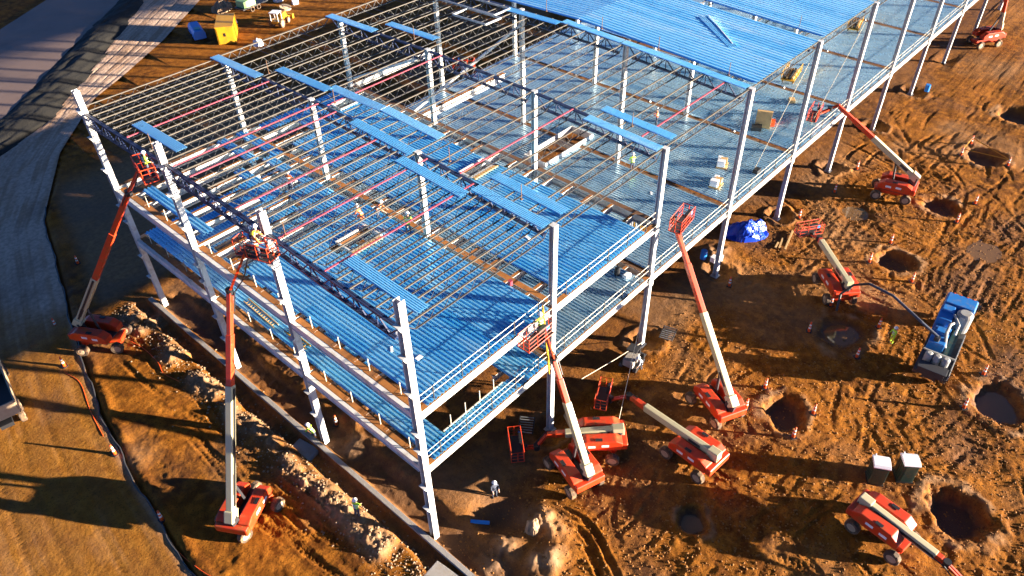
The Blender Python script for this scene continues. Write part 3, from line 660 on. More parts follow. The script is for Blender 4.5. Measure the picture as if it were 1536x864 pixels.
# guy wires
def wire(p, q, label, r=0.022):
    m = MB(); m.tube([p, Vector(p).lerp(Vector(q), 0.5) + Vector((0, 0, -0.1)), q], r, 5); o = link('guy_wire', m.mesh('guy_wire', 'wire')); tag(o, label, 'wire')
wire((13.1, -1.9, 5.7), (23.7, -0.3, 0.4), 'pale cable running along the ground line between two side columns')
wire((24.2, -0.3, 11.3), (15.0, -4.0, 0.05), 'thin guy wire from the third side column down to the dirt')
wire((36.2, 0.2, 17.8), (36.0, 11.0, Z2 + 0.1), 'thin guy wire from the roof down to the lower deck at the fourth side column')
wire((48.2, 0.2, 17.8), (42.5, 1.2, Z2 + 0.1), 'thin guy wire beside the fifth side column down to the lower deck')
wire((60.2, 0.2, 17.8), (54.5, 1.2, Z2 + 0.1), 'thin guy wire beside the sixth side column down to the lower deck')

# ------------------------------------------------------------------ boom lifts
def rotm(yaw): return Matrix.Rotation(yaw, 3, 'Z')
def wheel_meshes(r=0.52, w=0.40):
    m = MB(); n = 20; prof = [(-w/2, r*0.62), (-w/2, r*0.92), (-w*0.38, r), (w*0.38, r), (w/2, r*0.92), (w/2, r*0.62)]; P = len(prof)
    for k in range(n):
        t = 2 * math.pi * k / n; lug = 1.0 if k % 2 else 0.955
        m.v += [(rr * (lug if q in (2, 3) else 1) * math.cos(t), a, rr * (lug if q in (2, 3) else 1) * math.sin(t)) for q, (a, rr) in enumerate(prof)]
    for k in range(n):
        for q in range(P - 1):
            m.f.append((k * P + q, k * P + q + 1, ((k + 1) % n) * P + q + 1, ((k + 1) % n) * P + q)); m.m.append(0)
    tyre = m.mesh('tyre', 'tyre')
    m = MB(); m.tube([(0, -w*0.42, 0), (0, w*0.42, 0)], r*0.63, 16); m.tube([(0, -w*0.5, 0), (0, w*0.5, 0)], r*0.24, 10); rim = m.mesh('rim', 'rim')
    return tyre, rim
TY, RM = wheel_meshes()
def hood_mesh(L=3.2, w=0.82, h=0.95, slope=0.55):
    m = MB(); x0, x1 = -L * 0.58, L * 0.42; y = w / 2
    prof = [(x0, 0.18), (x0 + 0.15, 0.0), (x1, 0.0), (x1, h * 0.55), (x1 - slope, h * 0.95), (x0 + 0.5, h), (x0, h * 0.72)]
    n = len(prof); vs = [(a, -y, b) for a, b in prof] + [(a, y, b) for a, b in prof]
    m.add(vs, [tuple(range(n)), tuple(range(2 * n - 1, n - 1, -1))] + [(k, n + k, n + (k + 1) % n, (k + 1) % n) for k in range(n)])
    return m.mesh('engine_hood', 'red', bevel=0.07, seg=2, smooth=False)
HOOD = hood_mesh(); m_ = MB(); m_.box((0, 0, 0), (0.52, 0.012, 0.22)); DEC = m_.mesh('decal', 'label')
def basket(parent, c, yaw, sc=1.0, mat_='red'):
    W, D, Ht = 2.4 * sc, 0.92 * sc, 1.1; Rm = rotm(yaw); c = Vector(c)
    T = lambda x, y, z: c + Rm @ Vector((x, y, z))
    m = MB(); xs = [-W/2, -W/6, W/6, W/2]; ysd = (-D/2, D/2)
    for z in (0.08, 0.42, 0.76, Ht):
        r = 0.032 if z in (0.08, Ht) else 0.02
        m.tube([T(-W/2, -D/2, z), T(W/2, -D/2, z), T(W/2, D/2, z), T(-W/2, D/2, z), T(-W/2, -D/2, z)], r, 6)
    for x in xs:
        for y in ysd: m.tube([T(x, y, 0.05), T(x, y, Ht)], 0.026, 6)
    for x in (-W/2, W/2): m.tube([T(x, 0, 0.05), T(x, 0, Ht)], 0.026, 6)
    b = link('basket', m.mesh('basket', mat_), parent)
    m = MB(); m.box(T(0, 0, 0.04), (W, D, 0.05), rz=yaw); link('basket_floor', m.mesh('basket_floor', 'dgrey'), b)
    m = MB(); m.box(T(0.15, -D/2 + 0.12, Ht - 0.05), (0.75, 0.24, 0.30), rz=yaw); link('control_box', m.mesh('control_box', 'black', bevel=0.02), b)
    m = MB(); m.box(T(0.62, -D/2 + 0.1, Ht - 0.18), (0.26, 0.2, 0.3), rz=yaw); link('tool_tray', m.mesh('tool_tray', 'bluepaint'), b)
    return b
def boom_lift(P0, P1, PB, label, chassis_yaw=None, byaw=None, redfrac=0.45, P2=None, turn_off=1.7, flip=1, group=None, jib=True):
    """P0 boom pivot, P1 boom tip, P2 optional knuckle, PB basket floor centre"""
    P0 = Vector(P0); P1 = Vector(P1); PB = Vector(PB); d = (P1 - P0); dh = Vector((d.x, d.y, 0)).normalized(); yaw = math.atan2(dh.y, dh.x)
    cx, cy = P0.x + dh.x * turn_off, P0.y + dh.y * turn_off; g = gz(cx, cy); g = max(g, -0.1) if g < 0.4 else 0.1
    t = empty('boom_lift', (cx, cy, g), 0, label, 'boom lift', group)
    L = lambda v: Vector(v) - Vector((cx, cy, g))
    cyaw = yaw if chassis_yaw is None else chassis_yaw; Rc = rotm(cyaw); Rt = rotm(yaw)
    # chassis
    m = MB(); m.box((0, 0, 0.78), (3.3, 1.05, 0.36), rz=cyaw); m.box((0, 0, 0.55), (1.8, 0.9, 0.2), rz=cyaw); ch = link('chassis', m.mesh('chassis', 'red', bevel=0.05), t)
    for sx in (-1, 1):
        m = MB(); a = Rc @ Vector((sx * 1.42, -1.1, 0.56)); b = Rc @ Vector((sx * 1.42, 1.1, 0.56)); m.bar(a, b, 0.26, 0.24); c = Rc @ Vector((sx * 1.42, 0, 0.62)); m.box(c, (0.4, 0.9, 0.4), rz=cyaw)
        link('axle', m.mesh('axle', 'red', bevel=0.02), t)
        for sy in (-1, 1):
            p = Rc @ Vector((sx * 1.42, sy * 1.15, 0.52)); w = link('wheel', TY, t, p, (0, random.uniform(0, 1), 0)); w.rotation_euler = (0, 0, cyaw + (0.08 if sx > 0 else 0)); link('rim', RM, w)
    m = MB(); m.tube([(0, 0, 0.95), (0, 0, 1.2)], 0.62, 20); link('turntable', m.mesh('turntable', 'black'), t)
    m = MB(); m.box(Rt @ Vector((-0.25, 0, 1.23)), (3.0, 2.2, 0.12), rz=yaw); link('turntable_deck', m.mesh('turntable_deck', 'dgrey'), t)
    for sy in (-1, 1):
        h = link('engine_hood', HOOD, t, Rt @ Vector((0, sy * 0.78, 1.26)), (0, 0, yaw))
        [link('decal', DEC, h, p_) for p_ in ((0.35, sy * 0.418, 0.42), (-0.6, sy * 0.418, 0.5))]
        m = MB(); m.box((-0.15, sy * 0.2, 0.955), (0.5, 0.25, 0.02)); link('vent', m.mesh('vent', 'black'), h)
    m = MB(); m.box(Rt @ Vector((-2.0, 0, 1.55)), (0.45, 2.3, 0.62), rz=yaw); link('counterweight', m.mesh('counterweight', 'red', bevel=0.12, seg=3), t)
    # boom
    q0 = L(P0); q1 = L(P1); u = (q1 - q0).normalized(); Lb = (q1 - q0).length
    m = MB(); m.bar(q0 - u * 0.35, q0 + u * 0.5, 0.62, 0.75); link('boom_knuckle', m.mesh('boom_knuckle', 'cream', bevel=0.06), t)
    base = Rt @ Vector((-1.55, 0, 1.3)); m = MB(); m.bar(base, q0, 0.55, 0.75); m.bar(Rt @ Vector((0.1, 0, 1.3)), q0 + u * min(2.6, Lb * 0.3), 0.16, 0.16); link('boom_riser', m.mesh('boom_riser', 'dgrey'), t)
    k = 1 - redfrac
    m = MB(); m.bar(q0, q0 + u * Lb * k, 0.44, 0.54); s1 = link('boom_section', m.mesh('boom_section', 'cream', bevel=0.05), t)
    sd = u.cross(Vector((0, 0, 1))); sd = sd.normalized() if sd.length > 0.05 else Vector((0, 1, 0))
    for s in (-1, 1):
        m = MB(); m.bar(q0 + u * Lb * k * 0.18 + sd * s * 0.232, q0 + u * Lb * k * 0.34 + sd * s * 0.232, 0.012, 0.26); link('decal', m.mesh('decal', 'dgrey'), s1)
    m = MB(); m.bar(q0 + u * 0.8 + sd * 0.27, q0 + u * Lb * k * 0.98 + sd * 0.27, 0.06, 0.16); link('hose_track', m.mesh('hose_track', 'black'), s1)
    m = MB(); m.bar(q0 + u * Lb * k * 0.9, q0 + u * Lb * (k + (1 - k) * 0.55), 0.36, 0.46); m.bar(q0 + u * Lb * (k + (1 - k) * 0.5), q1, 0.28, 0.38); link('boom_extension', m.mesh('boom_extension', 'red', bevel=0.03), t)
    pb = L(PB); m = MB(); tip = q1
    if P2 is not None: m.bar(q1, L(P2), 0.2, 0.24); tip = L(P2)
    back = (Vector((tip.x, tip.y, 0)) - Vector((pb.x, pb.y, 0)))
    back = back.normalized() if back.length > 0.2 else -dh
    mount = pb + back * 0.6 + Vector((0, 0, 0.25))
    for s in (-0.1, 0.1):
        o_ = back.cross(Vector((0, 0, 1))) * s; m.bar(tip + o_, mount + o_ + back * 0.1, 0.1, 0.14)
    link('jib', m.mesh('jib', 'red'), t)
    m = MB(); m.tube([tip - Vector((0, 0, 0.22)), tip + Vector((0, 0, 0.22))], 0.24, 12); link('jib_joint', m.mesh('jib_joint', 'black'), t); m = MB(); m.box(mount, (0.35, 0.35, 0.55)); link('basket_mount', m.mesh('basket_mount', 'black', bevel=0.03), t)
    m = MB(); mid = (tip + mount) / 2 + Vector((0, 0, -0.45)); m.tube([q1 - u * 1.2 + sd * 0.3, q1 + sd * 0.32, mid + sd * 0.25, mount + sd * 0.15], 0.045, 6); link('hose', m.mesh('hose', 'black'), t)
    basket(t, pb, byaw if byaw is not None else math.atan2(back.y, back.x) + math.pi / 2)
    return t
GL = 'boom lifts working round the frame'
boom_lift((-6.9, 35.8, 2.3), (-1.75, 27.2, 16.3), (-0.95, 24.6, 18.35), 'orange boom lift with a worn cream boom reaching the roof at the third front column', chassis_yaw=-0.75, byaw=1.35, group=GL, redfrac=0.62)
boom_lift((-8.8, 9.5, 2.5), (-2.7, 13.1, 15.7), (-1.05, 11.5, 18.3), 'orange boom lift with white lower boom reaching two workers at the second front column', chassis_yaw=0.12, byaw=1.9, group=GL, redfrac=0.40)
boom_lift((9.2, -5.6, 2.5), (10.75, -1.2, 9.0), (9.4, -0.85, 11.55), 'orange boom lift folded up to the upper floor edge by the second side column', chassis_yaw=1.25, byaw=0.0, group=GL, redfrac=0.38)
boom_lift((13.7, -5.0, 2.1), (10.2, -1.2, 1.7), (8.4, 0.2, 0.6), 'orange boom lift with level boom and its basket on the ground beside the second column', chassis_yaw=2.1, byaw=0.85, group=GL, redfrac=0.25, P2=(9.3, -1.0, 1.0))
boom_lift((16.2, -11.3, 2.2), (16.9, -3.6, 1.9), (16.3, -1.7, 0.7), 'orange boom lift parked with its long boom lowered towards the third column', chassis_yaw=1.45, byaw=0.45, group=GL, redfrac=0.2)
boom_lift((20.8, -9.9, 2.6), (25.2, -0.9, 11.9), (25.3, -1.35, 12.0), 'orange boom lift stretched steeply up to the end of the upper floor', chassis_yaw=1.25, byaw=0.15, group=GL, redfrac=0.5)
boom_lift((39.2, -10.6, 2.6), (43.6, -5.9, 2.6), (44.7, -4.5, 1.9), 'orange boom lift with an empty basket raised over the churned dirt between column and pit', chassis_yaw=0.75, byaw=-0.6, group=GL, redfrac=0.08)
boom_lift((59.3, -8.8, 2.8), (57.6, 0.1, 8.5), (55.2, 1.4, 7.75), 'orange boom lift reaching its basket in over the lower deck', chassis_yaw=1.9, byaw=0.2, group=GL, redfrac=0.45, P2=(57.0, 0.6, 8.2))
boom_lift((19.4, -20.5, 2.1), (18.6, -26.0, 1.8), (18.2, -29.2, 0.6), 'orange boom lift with lowered boom standing between the portable toilets and the deep pit', chassis_yaw=-1.75, group=GL, redfrac=0.12)
boom_lift((46.5, 43.2, 2.4), (42.6, 38.3, 7.9), (41.2, 37.4, 7.5), 'red boom lift behind the building reaching the far edge of the lower deck', group=GL, redfrac=0.7)
boom_lift((106.5, -3.2, 2.4), (105.4, -2.4, 9.5), (104.4, -1.6, 10.0), 'red boom lift with upright boom beside the far side columns', group=GL, redfrac=0.7)

# ------------------------------------------------------------------ people
def person(label, loc, yaw, top='hiviz', legs='jean', hat='helmet', pose='stand', group=None):
    V = []; E = []; Rr = []
    def v(x, y, z, r): V.append((x, y, z)); Rr.append(r); return len(V) - 1
    def e(a, b): E.append((a, b)); return b
    if pose == 'bend': hipz, lean, kf = 0.82, 0.55, 0.10
    elif pose == 'crouch': hipz, lean, kf = 0.48, 0.38, 0.34
    else: hipz, lean, kf = 0.95, 0.06, 0.03
    tz = 0.50 * math.cos(lean * 1.3); tx = 0.50 * math.sin(lean * 1.3)
    pel = v(0, 0, hipz, 0.145); ab = e(pel, v(tx * 0.45, 0, hipz + tz * 0.45, 0.135)); chs = e(ab, v(tx * 0.85, 0, hipz + tz * 0.85, 0.16)); nk = e(chs, v(tx * 1.12, 0, hipz + tz * 1.12, 0.065))
    hd = e(nk, v(tx * 1.2 + 0.02, 0, hipz + tz * 1.2 + 0.13, 0.10)); hd2 = e(hd, v(tx * 1.2 + 0.025, 0, hipz + tz * 1.2 + 0.22, 0.085)); nose = e(hd, v(tx * 1.2 + 0.12, 0, hipz + tz * 1.2 + 0.13, 0.03))
    for s in (-1, 1):
        hip = e(pel, v(0, s * 0.11, hipz - 0.06, 0.105)); kn = e(hip, v(kf, s * 0.13, hipz * 0.5 + (0.10 if pose == 'crouch' else 0), 0.072)); an = e(kn, v(-0.04 if pose != 'crouch' else -0.08, s * 0.13, 0.09, 0.05)); e(an, v(0.16, s * 0.15, 0.05, 0.045))
        sh = e(chs, v(tx * 0.98, s * 0.2, hipz + tz * 0.98, 0.075)); f = 0.16 if pose == 'stand' else 0.22
        el = e(sh, v(tx + f * 0.6, s * 0.27, hipz + tz * 0.98 - 0.26, 0.05)); wr = e(el, v(tx + f * 1.7, s * 0.22, hipz + tz * 0.98 - (0.38 if pose == 'stand' else 0.46), 0.034))
        d = Vector((0.8, -s * 0.05, -0.5)).normalized(); pm = e(wr, v(*(Vector(V[wr]) + d * 0.07), 0.03))
        for k, ln in ((-1.5, 0.062), (-0.5, 0.075), (0.5, 0.07), (1.5, 0.055)):
            a = e(pm, v(*(Vector(V[pm]) + d * ln * 0.6 + Vector((0, k * 0.019, 0))), 0.010)); e(a, v(*(Vector(V[a]) + d * ln * 0.5 + Vector((0, 0, -0.02))), 0.009))
        e(wr, v(*(Vector(V[wr]) + d * 0.05 + Vector((0, -s * 0.05, 0.02))), 0.011))
    me = bpy.data.meshes.new('body'); me.from_pydata(V, E, []); ob = link('body_tmp', me)
    md = ob.modifiers.new('s', 'SKIN'); ob.modifiers.new('u', 'SUBSURF').levels = 1
    for k, r in enumerate(Rr): me.skin_vertices[0].data[k].radius = (r, r); me.skin_vertices[0].data[k].use_root = (k == 0)
    dg = bpy.context.evaluated_depsgraph_get(); bm_ = bpy.data.meshes.new_from_object(ob.evaluated_get(dg)); bpy.data.objects.remove(ob)
    for k in (top, legs, 'skin', 'black'): bm_.materials.append(M[k])
    headz = hipz + tz * 1.12
    for p in bm_.polygons:
        c = p.center; p.use_smooth = True
        if c.z < 0.11: p.material_index = 3
        elif c.z > headz and c.x > tx * 0.9 - 0.1 and abs(c.y) < 0.13: p.material_index = 2
        elif abs(c.y) > 0.15 and c.x > tx + 0.24: p.material_index = 2
        elif c.z < hipz + 0.02 and not (abs(c.y) > 0.19): p.material_index = 1
        elif c.z < hipz * 0.7: p.material_index = 1
        else: p.material_index = 0
    b = link('person', bm_, None, loc, (0, 0, yaw)); tag(b, label, 'person', group)
    m = MB(); n = 14; hc = Vector((tx * 1.2 + 0.02, 0, hipz + tz * 1.2 + 0.20))
    rings = [(0.175, 0.0), (0.14, 0.012), (0.135, 0.05), (0.10, 0.115), (0.04, 0.145)]
    for r, z in rings: m.v += [tuple(hc + Vector((r * 1.1 * math.cos(2 * math.pi * k / n), r * math.sin(2 * math.pi * k / n), z))) for k in range(n)]
    for q in range(len(rings) - 1):
        for k in range(n): m.f.append((q * n + k, q * n + (k + 1) % n, (q + 1) * n + (k + 1) % n, (q + 1) * n + k)); m.m.append(0)
    m.f.append(tuple((len(rings) - 1) * n + k for k in range(n))); m.m.append(0); m.f.append(tuple(range(n))[::-1]); m.m.append(0)
    link('hard_hat', m.mesh('hard_hat', hat, smooth=True), b)
    if top in ('hiviz', 'orangecl'):
        m = MB()
        for zf in (0.35, 0.75):
            c0 = Vector((tx * zf, 0, hipz + tz * zf)); m.tube([c0 - Vector((0, 0, 0.02)), c0 + Vector((0, 0, 0.02))], 0.185, 12)
        link('reflective_band', m.mesh('reflective_band', 'label'), b)
    return b
person('worker in yellow vest and white helmet in the basket at the third front column', (-0.85, 24.35, 18.42), -0.4)
person('worker in orange vest leaning over the basket rail at the second front column', (-0.9, 11.9, 18.38), 0.3, 'orangecl', pose='bend')
person('worker in orange vest and yellow helmet standing in the basket at the second front column', (-1.2, 11.1, 18.38), 0.0, 'orangecl', hat='yhelmet')
person('worker in white helmet in the lift basket at the upper floor edge', (9.9, -0.8, 11.62), 1.4, 'hiviz')
person('worker in orange top kneeling beside the timber framed opening of the upper floor', (10.1, 16.9, Z3 + 0.08), 2.0, 'orangecl', 'orangecl', pose='crouch')
person('worker in orange top standing at the open slot of the upper floor', (11.0, 16.2, Z3 + 0.08), -1.0, 'orangecl', pose='bend')
person('worker in yellow vest bending over the upper floor edge by the interior column', (11.2, 13.0, Z3 + 0.08), 0.7, 'hiviz', pose='bend')
person('worker in orange top standing on a deck sheet among the bare floor beams', (8.9, 24.2, Z3 + 0.08), 0.5, 'orangecl')
person('worker in red top walking over the sunlit lower deck', (44.3, 13.0, Z2 + 0.08), 2.2, 'orangecl', 'jean')
person('worker in yellow vest at the foot of a side bay column on the lower deck', (35.5, 9.8, Z2 + 0.08), 1.0, 'hiviz')
person('worker in bright lime clothing beside the pump truck and muddy puddle', (37.6, -15.7, gz(37.6, -15.7)), 2.5, 'hiviz', 'hiviz')
person('worker in white helmet and dark clothes standing in the dark hollow by the corner column', (4.9, -0.9, gz(4.9, -0.9)), -2.0, 'jean', 'jean')
person('worker in lime vest in the trench at the second front column', (-0.25, 12.9, -0.55), 1.8, 'hiviz', pose='bend')
person('worker in lime vest standing on the spoil heap of the front trench', (-2.7, 4.6, gz(-2.7, 4.6)), 0.4, 'hiviz')
person('worker in white helmet beside the small grey machine', (21.4, -1.7, gz(21.4, -1.7)), 3.0, 'label', pose='bend')

# ------------------------------------------------------------------ traffic cones
def cone_meshes():
    a = MB(); a.box((0, 0, 0.03), (0.46, 0.46, 0.06)); b = MB(); b.tube([(0, 0, 0.05), (0, 0, 0.55), (0, 0, 1.08)], [0.135, 0.10, 0.06], 12); c = []
    for z in (0.48, 0.78):
        m = MB(); r = 0.138 - 0.072 * z; m.tube([(0, 0, z - 0.075), (0, 0, z + 0.075)], [r + 0.010, r], 12); c.append(m.mesh('band', 'stick'))
    return a.mesh('base', 'black'), b.mesh('tube', 'cone', smooth=True), c
CB, CT, CBD = cone_meshes()
def cone(x, y, label, group, tilt=0.0):
    t = empty('traffic_cone', (x, y, gz(x, y) if x > -9 or y > 60 else 0.04), random.uniform(0, 1), label, 'traffic cone', group); t.rotation_euler.x = tilt
    link('base', CB, t); link('tube', CT, t)
    for c in CBD: link('band', c, t)
def ring(desc, pts):
    for x, y in pts: cone(x, y, 'striped orange cone ' + desc, 'striped cones ' + desc)
ring('round the small pit past the parked boom lifts', [(26.0, -10.3), (23.2, -10.2), (26.0, -14.3), (22.9, -14.2)])
ring('round the pit beside the boom lift with the empty raised basket', [(50.9, -10.4), (46.5, -10.1), (46.4, -14.1)])
ring('round the muddy puddle by the pump truck', [(38.5, -10.0), (34.3, -10.0), (38.7, -14.2), (34.0, -14.3)])
ring('beside the far pit below the far boom lift', [(58.6, -14.0), (63.2, -14.3)])
ring('round the farthest roped pit', [(73.0, -14.6), (72.1, -10.0), (75.4, -10.0)])
ring('by the flooded pit past the pump truck', [(38.6, -22.6), (34.0, -22.6)])
ring('by the hollow of the sixth side column', [(56.0, -2.5), (61.9, -2.4)])
for x, y, l in ((35.2, -1.9, 'striped orange cone in front of the fourth side column'), (49.0, -1.9, 'striped orange cone by the column past the blue tarpaulin'), (22.2, -0.9, 'striped orange cone beside the third side column and the cable'), (1.6, 12.6, 'striped orange cone inside the front wall by the second column'),
                (-2.6, 47.4, 'striped orange cone leaning at the shaded road edge past the last front column'), (-7.9, 40.2, 'striped orange cone on the road edge above the left boom lift'), (-9.6, 34.4, 'striped orange cone behind the left boom lift'), (-11.1, 22.5, 'striped orange cone alone on the edge of the graded road'), (-11.6, 14.7, 'striped orange cone by the road edge near the white boomed lift')):
    cone(x, y, l, None, 0.2 if 'leaning' in l else 0.0)
# edge roll along the haul road
m = MB(); pts = [(float(np.interp(y, RY, RXR)) + 0.10 * math.sin(y * 0.9) + 0.06 * math.sin(y * 2.3), float(y), 0.05 + 0.03 * math.sin(y * 1.7)) for y in np.arange(2, 60, 0.8)]
m.tube(pts, 0.06, 7); o = link('filter_sock', m.mesh('filter_sock', 'dgrey')); tag(o, 'long thin dark filter sock lying along the haul road edge', 'filter sock')

# ------------------------------------------------------------------ pump truck with hose
tx, ty, tyaw = 38.9, -19.1, 0.10
tr_ = empty('pump_truck', (tx, ty, 0.0), tyaw, 'blue and white pump truck with teal cab and a hose arm over the muddy puddle', 'truck')
def tp(name, build, mats, bevel=0, smooth=False, parent=tr_, seg=2):
    m = MB(); build(m); return link(name, m.mesh(name, mats, bevel=bevel, smooth=smooth, seg=seg), parent)
tp('frame', lambda m: (m.box((0, 0.42, 0.95), (9.2, 0.18, 0.3)), m.box((0, -0.42, 0.95), (9.2, 0.18, 0.3)), m.box((-4.4, 0, 0.95), (0.2, 1.0, 0.3))), 'dgrey')
cab = tp('cab', lambda m: m.box((3.55, 0, 2.05), (1.7, 2.35, 1.7)), 'truckblue', 0.14, seg=3)
tp('cab_roof', lambda m: m.box((3.5, 0, 2.95), (1.5, 2.2, 0.16)), 'truckblue', 0.06, parent=cab)
tp('windscreen', lambda m: m.box((4.42, 0, 2.35), (0.03, 1.9, 0.75)), 'glass', parent=cab)
for s in (-1, 1): tp('side_window', lambda m: m.box((3.6, s * 1.185, 2.35), (1.0, 0.03, 0.65)), 'glass', parent=cab)
tp('hood', lambda m: m.box((4.95, 0, 1.5), (1.1, 1.9, 0.9)), 'teal', 0.15, seg=3)
tp('bumper', lambda m: m.box((5.62, 0, 0.85), (0.22, 2.4, 0.4)), 'teal', 0.04)
for s in (-1, 1): tp('headlight', lambda m: m.box((5.51, s * 0.75, 1.45), (0.06, 0.3, 0.22)), 'dwhite', 0.02)
for s in (-1, 1):
    for x in (4.6, -1.9, -3.3):
        w = link('wheel', TY, tr_, (x, s * 1.02, 0.52), (0, 0, 0)); link('rim', RM, w)
tp('water_tank', lambda m: (m.tube([(2.15, -0.62, 1.3), (2.15, -0.62, 2.9)], 0.62, 20), m.tube([(2.15, -0.62, 2.9), (2.15, -0.62, 3.05)], [0.62, 0.42], 20)), 'dwhite', smooth=False)
tp('engine_box', lambda m: (m.box((1.7, 0.65, 2.0), (1.9, 1.1, 1.5)), m.box((2.2, 0.65, 2.85), (0.8, 0.9, 0.2))), 'truckblue', 0.06)
tp('deck', lambda m: m.box((-1.2, 0, 1.2), (6.6, 2.4, 0.14)), 'dgrey')
tp('pump_body', lambda m: (m.box((-0.6, 0.45, 1.75), (2.4, 1.2, 0.95)), m.box((-0.2, 0.45, 2.32), (1.0, 0.8, 0.25))), 'truckblue', 0.06)
tp('pipe', lambda m: m.tube([(0.9, -0.1, 2.6), (0.3, 0.1, 2.8), (-0.6, 0.1, 2.55), (-1.6, -0.2, 1.9)], 0.12, 8), 'dwhite')
tp('pipe', lambda m: m.tube([(1.6, 0.1, 2.9), (0.9, -0.5, 2.6), (0.0, -0.5, 2.2)], 0.10, 8), 'dwhite')
for k in range(3): tp('drum', lambda m: (m.tube([(-3.35, 0.62 - k * 0.62, 1.3), (-3.35, 0.62 - k * 0.62, 2.3)], 0.29, 14), m.tube([(-3.35, 0.62 - k * 0.62, 2.3), (-3.35, 0.62 - k * 0.62, 2.38)], [0.29, 0.16], 14)), 'dwhite')
tp('hopper', lambda m: (m.box((-4.35, 0, 1.5), (0.7, 1.9, 0.6)), m.box((-4.35, 0, 1.85), (0.9, 2.1, 0.1))), 'dgrey', 0.03)
tp('trough', lambda m: (m.box((-0.6, -0.55, 1.45), (4.6, 0.5, 0.35)),), 'dgreen', 0.02)
for k in range(9): tp('side_panel', lambda m: m.box((-4.1 + k * 0.62, -1.22, 1.45), (0.56, 0.07, 0.55)), 'dwhite', 0.01)
tp('crossbar', lambda m: m.bar((-2.6, -1.2, 1.95), (-2.6, 1.15, 1.95), 0.12), 'dwhite')
for s in (-1, 1): tp('mirror', lambda m: (m.box((4.35, s * 1.38, 2.4), (0.1, 0.22, 0.4)), m.bar((4.3, s * 1.15, 2.5), (4.35, s * 1.36, 2.5), 0.04)), 'black')
for k, y in enumerate((-0.8, -0.3, 0.2, 0.7)): tp('marker_lamp', lambda m: m.box((4.25, y, 3.0), (0.1, 0.12, 0.1)), 'cone')
inv = Matrix.Rotation(-tyaw, 3, 'Z')
lp = lambda x, y, z: inv @ Vector((x - tx, y - ty, z))
hp = [lp(37.4, -18.7, 2.6), lp(37.5, -17.2, 3.2), lp(38.4, -14.4, 3.8), lp(38.9, -12.3, 3.6), lp(38.7, -11.2, 3.0), lp(38.0, -10.6, 2.1), lp(37.2, -10.9, 0.9)]
tp('hose_arm', lambda m: m.tube(hp[:4], 0.11, 8), 'jean'); tp('hose', lambda m: m.tube([hp[3] * 1] + hp[4:], 0.11, 8), 'black'); tp('arm_base', lambda m: m.tube([hp[0] - Vector((0, 0, 1.2)), hp[0]], 0.22, 10), 'dgrey')

# ------------------------------------------------------------------ portable toilets
def toilet(x, y, yaw, label):
    t = empty('portable_toilet', (x, y, gz(x, y)), yaw, label, 'portable toilet', 'portable toilets')
    m = MB(); m.box((0, 0, 1.05), (1.1, 1.1, 2.1)); link('wall', m.mesh('wall', 'dgreen', bevel=0.05), t)
    m = MB(); prof = [(-0.6, 0), (0.6, 0), (0.6, 0.08), (0.42, 0.2), (0.0, 0.26), (-0.42, 0.2), (-0.6, 0.08)]; m.prism(prof, (0, -0.6, 2.1), (0, 0.6, 2.1)); link('roof', m.mesh('roof', 'label', bevel=0.02), t)
    m = MB(); m.box((-0.56, 0, 1.05), (0.04, 0.75, 1.8)); d = link('door', m.mesh('door', 'dgreen', bevel=0.01), t); m = MB(); m.box((-0.6, 0.28, 1.1), (0.04, 0.05, 0.16)); link('handle', m.mesh('handle', 'dgrey'), d)
    m = MB(); m.tube([(0.42, 0.42, 2.1), (0.42, 0.42, 2.55)], 0.05, 8); link('vent_pipe', m.mesh('vent_pipe', 'label'), t)
    for s_ in (-1, 1):
        for k in range(4):
            m = MB(); m.box((-0.36 + 0.24 * k, s_ * 0.56, 1.05), (0.1, 0.04, 1.7)); link('wall_rib', m.mesh('wall_rib', 'dgreen'), t)
    m = MB(); m.box((0, 0, 0.05), (1.2, 1.2, 0.1)); link('skid', m.mesh('skid', 'black'), t); t.scale = (0.92, 0.92, 0.88)
toilet(23.3, -20.1, 0.5, 'dark green portable toilet with white roof, the one further from the deep pit'); toilet(24.8, -21.5, 0.62, 'dark green portable toilet with white roof, the one nearer the deep pit')

# ------------------------------------------------------------------ tarpaulin heap, barrels, timber, small machine
def heap(name, cx, cy, rx, ry, h, yaw, material, seed, n=44, sharp=1.0):
    r = np.random.default_rng(seed); u = np.linspace(-1, 1, n); A, B = np.meshgrid(u, u, indexing='ij'); rr = np.sqrt(A ** 2 + B ** 2)
    rad = 1 + 0.25 * np.sin(3 * np.arctan2(B, A) + seed) + 0.15 * np.sin(5 * np.arctan2(B, A) + 2)
    z = h * np.clip(1 - (rr / rad) ** 2.2, 0, 1) * (0.65 + 0.9 * (lat_noise((u + 3) * 5, (u + 3) * 5, 1.6, seed) + 0.4)) + sharp * 0.32 * h * np.abs(fbm((u + 3) * 5, (u + 3) * 5, 0.9, 3, seed + 5)) * (rr < rad)
    keep = rr < 1.0; mk = np.where(keep, z + 0.05, -0.25)
    c, s = math.cos(yaw), math.sin(yaw); X = A * rx; Y = B * ry
    base = np.stack([X * c - Y * s, X * s + Y * c, mk], -1).reshape(-1, 3)
    me = grid_mesh(name, base, n, n, M[material], {}); me.polygons.foreach_set('use_smooth', np.zeros(len(me.polygons), bool))
    return link(name, me, None, (cx, cy, gz(cx, cy) if abs(cx) < 60 and abs(cy) < 40 else 0))
tag(heap('blue_tarpaulin', 43.4, 1.0, 2.3, 1.5, 1.0, -0.65 + math.pi / 2 + 1.5, 'tarp', 3), 'crumpled bright blue tarpaulin heap beside the fourth side column', 'tarpaulin')
m = MB(); m.tube([(0, 0, 0), (0, 0, 0.9)], 0.30, 16); m.tube([(0, 0, 0.3), (0, 0, 0.34)], 0.315, 16); m.tube([(0, 0, 0.6), (0, 0, 0.64)], 0.315, 16)
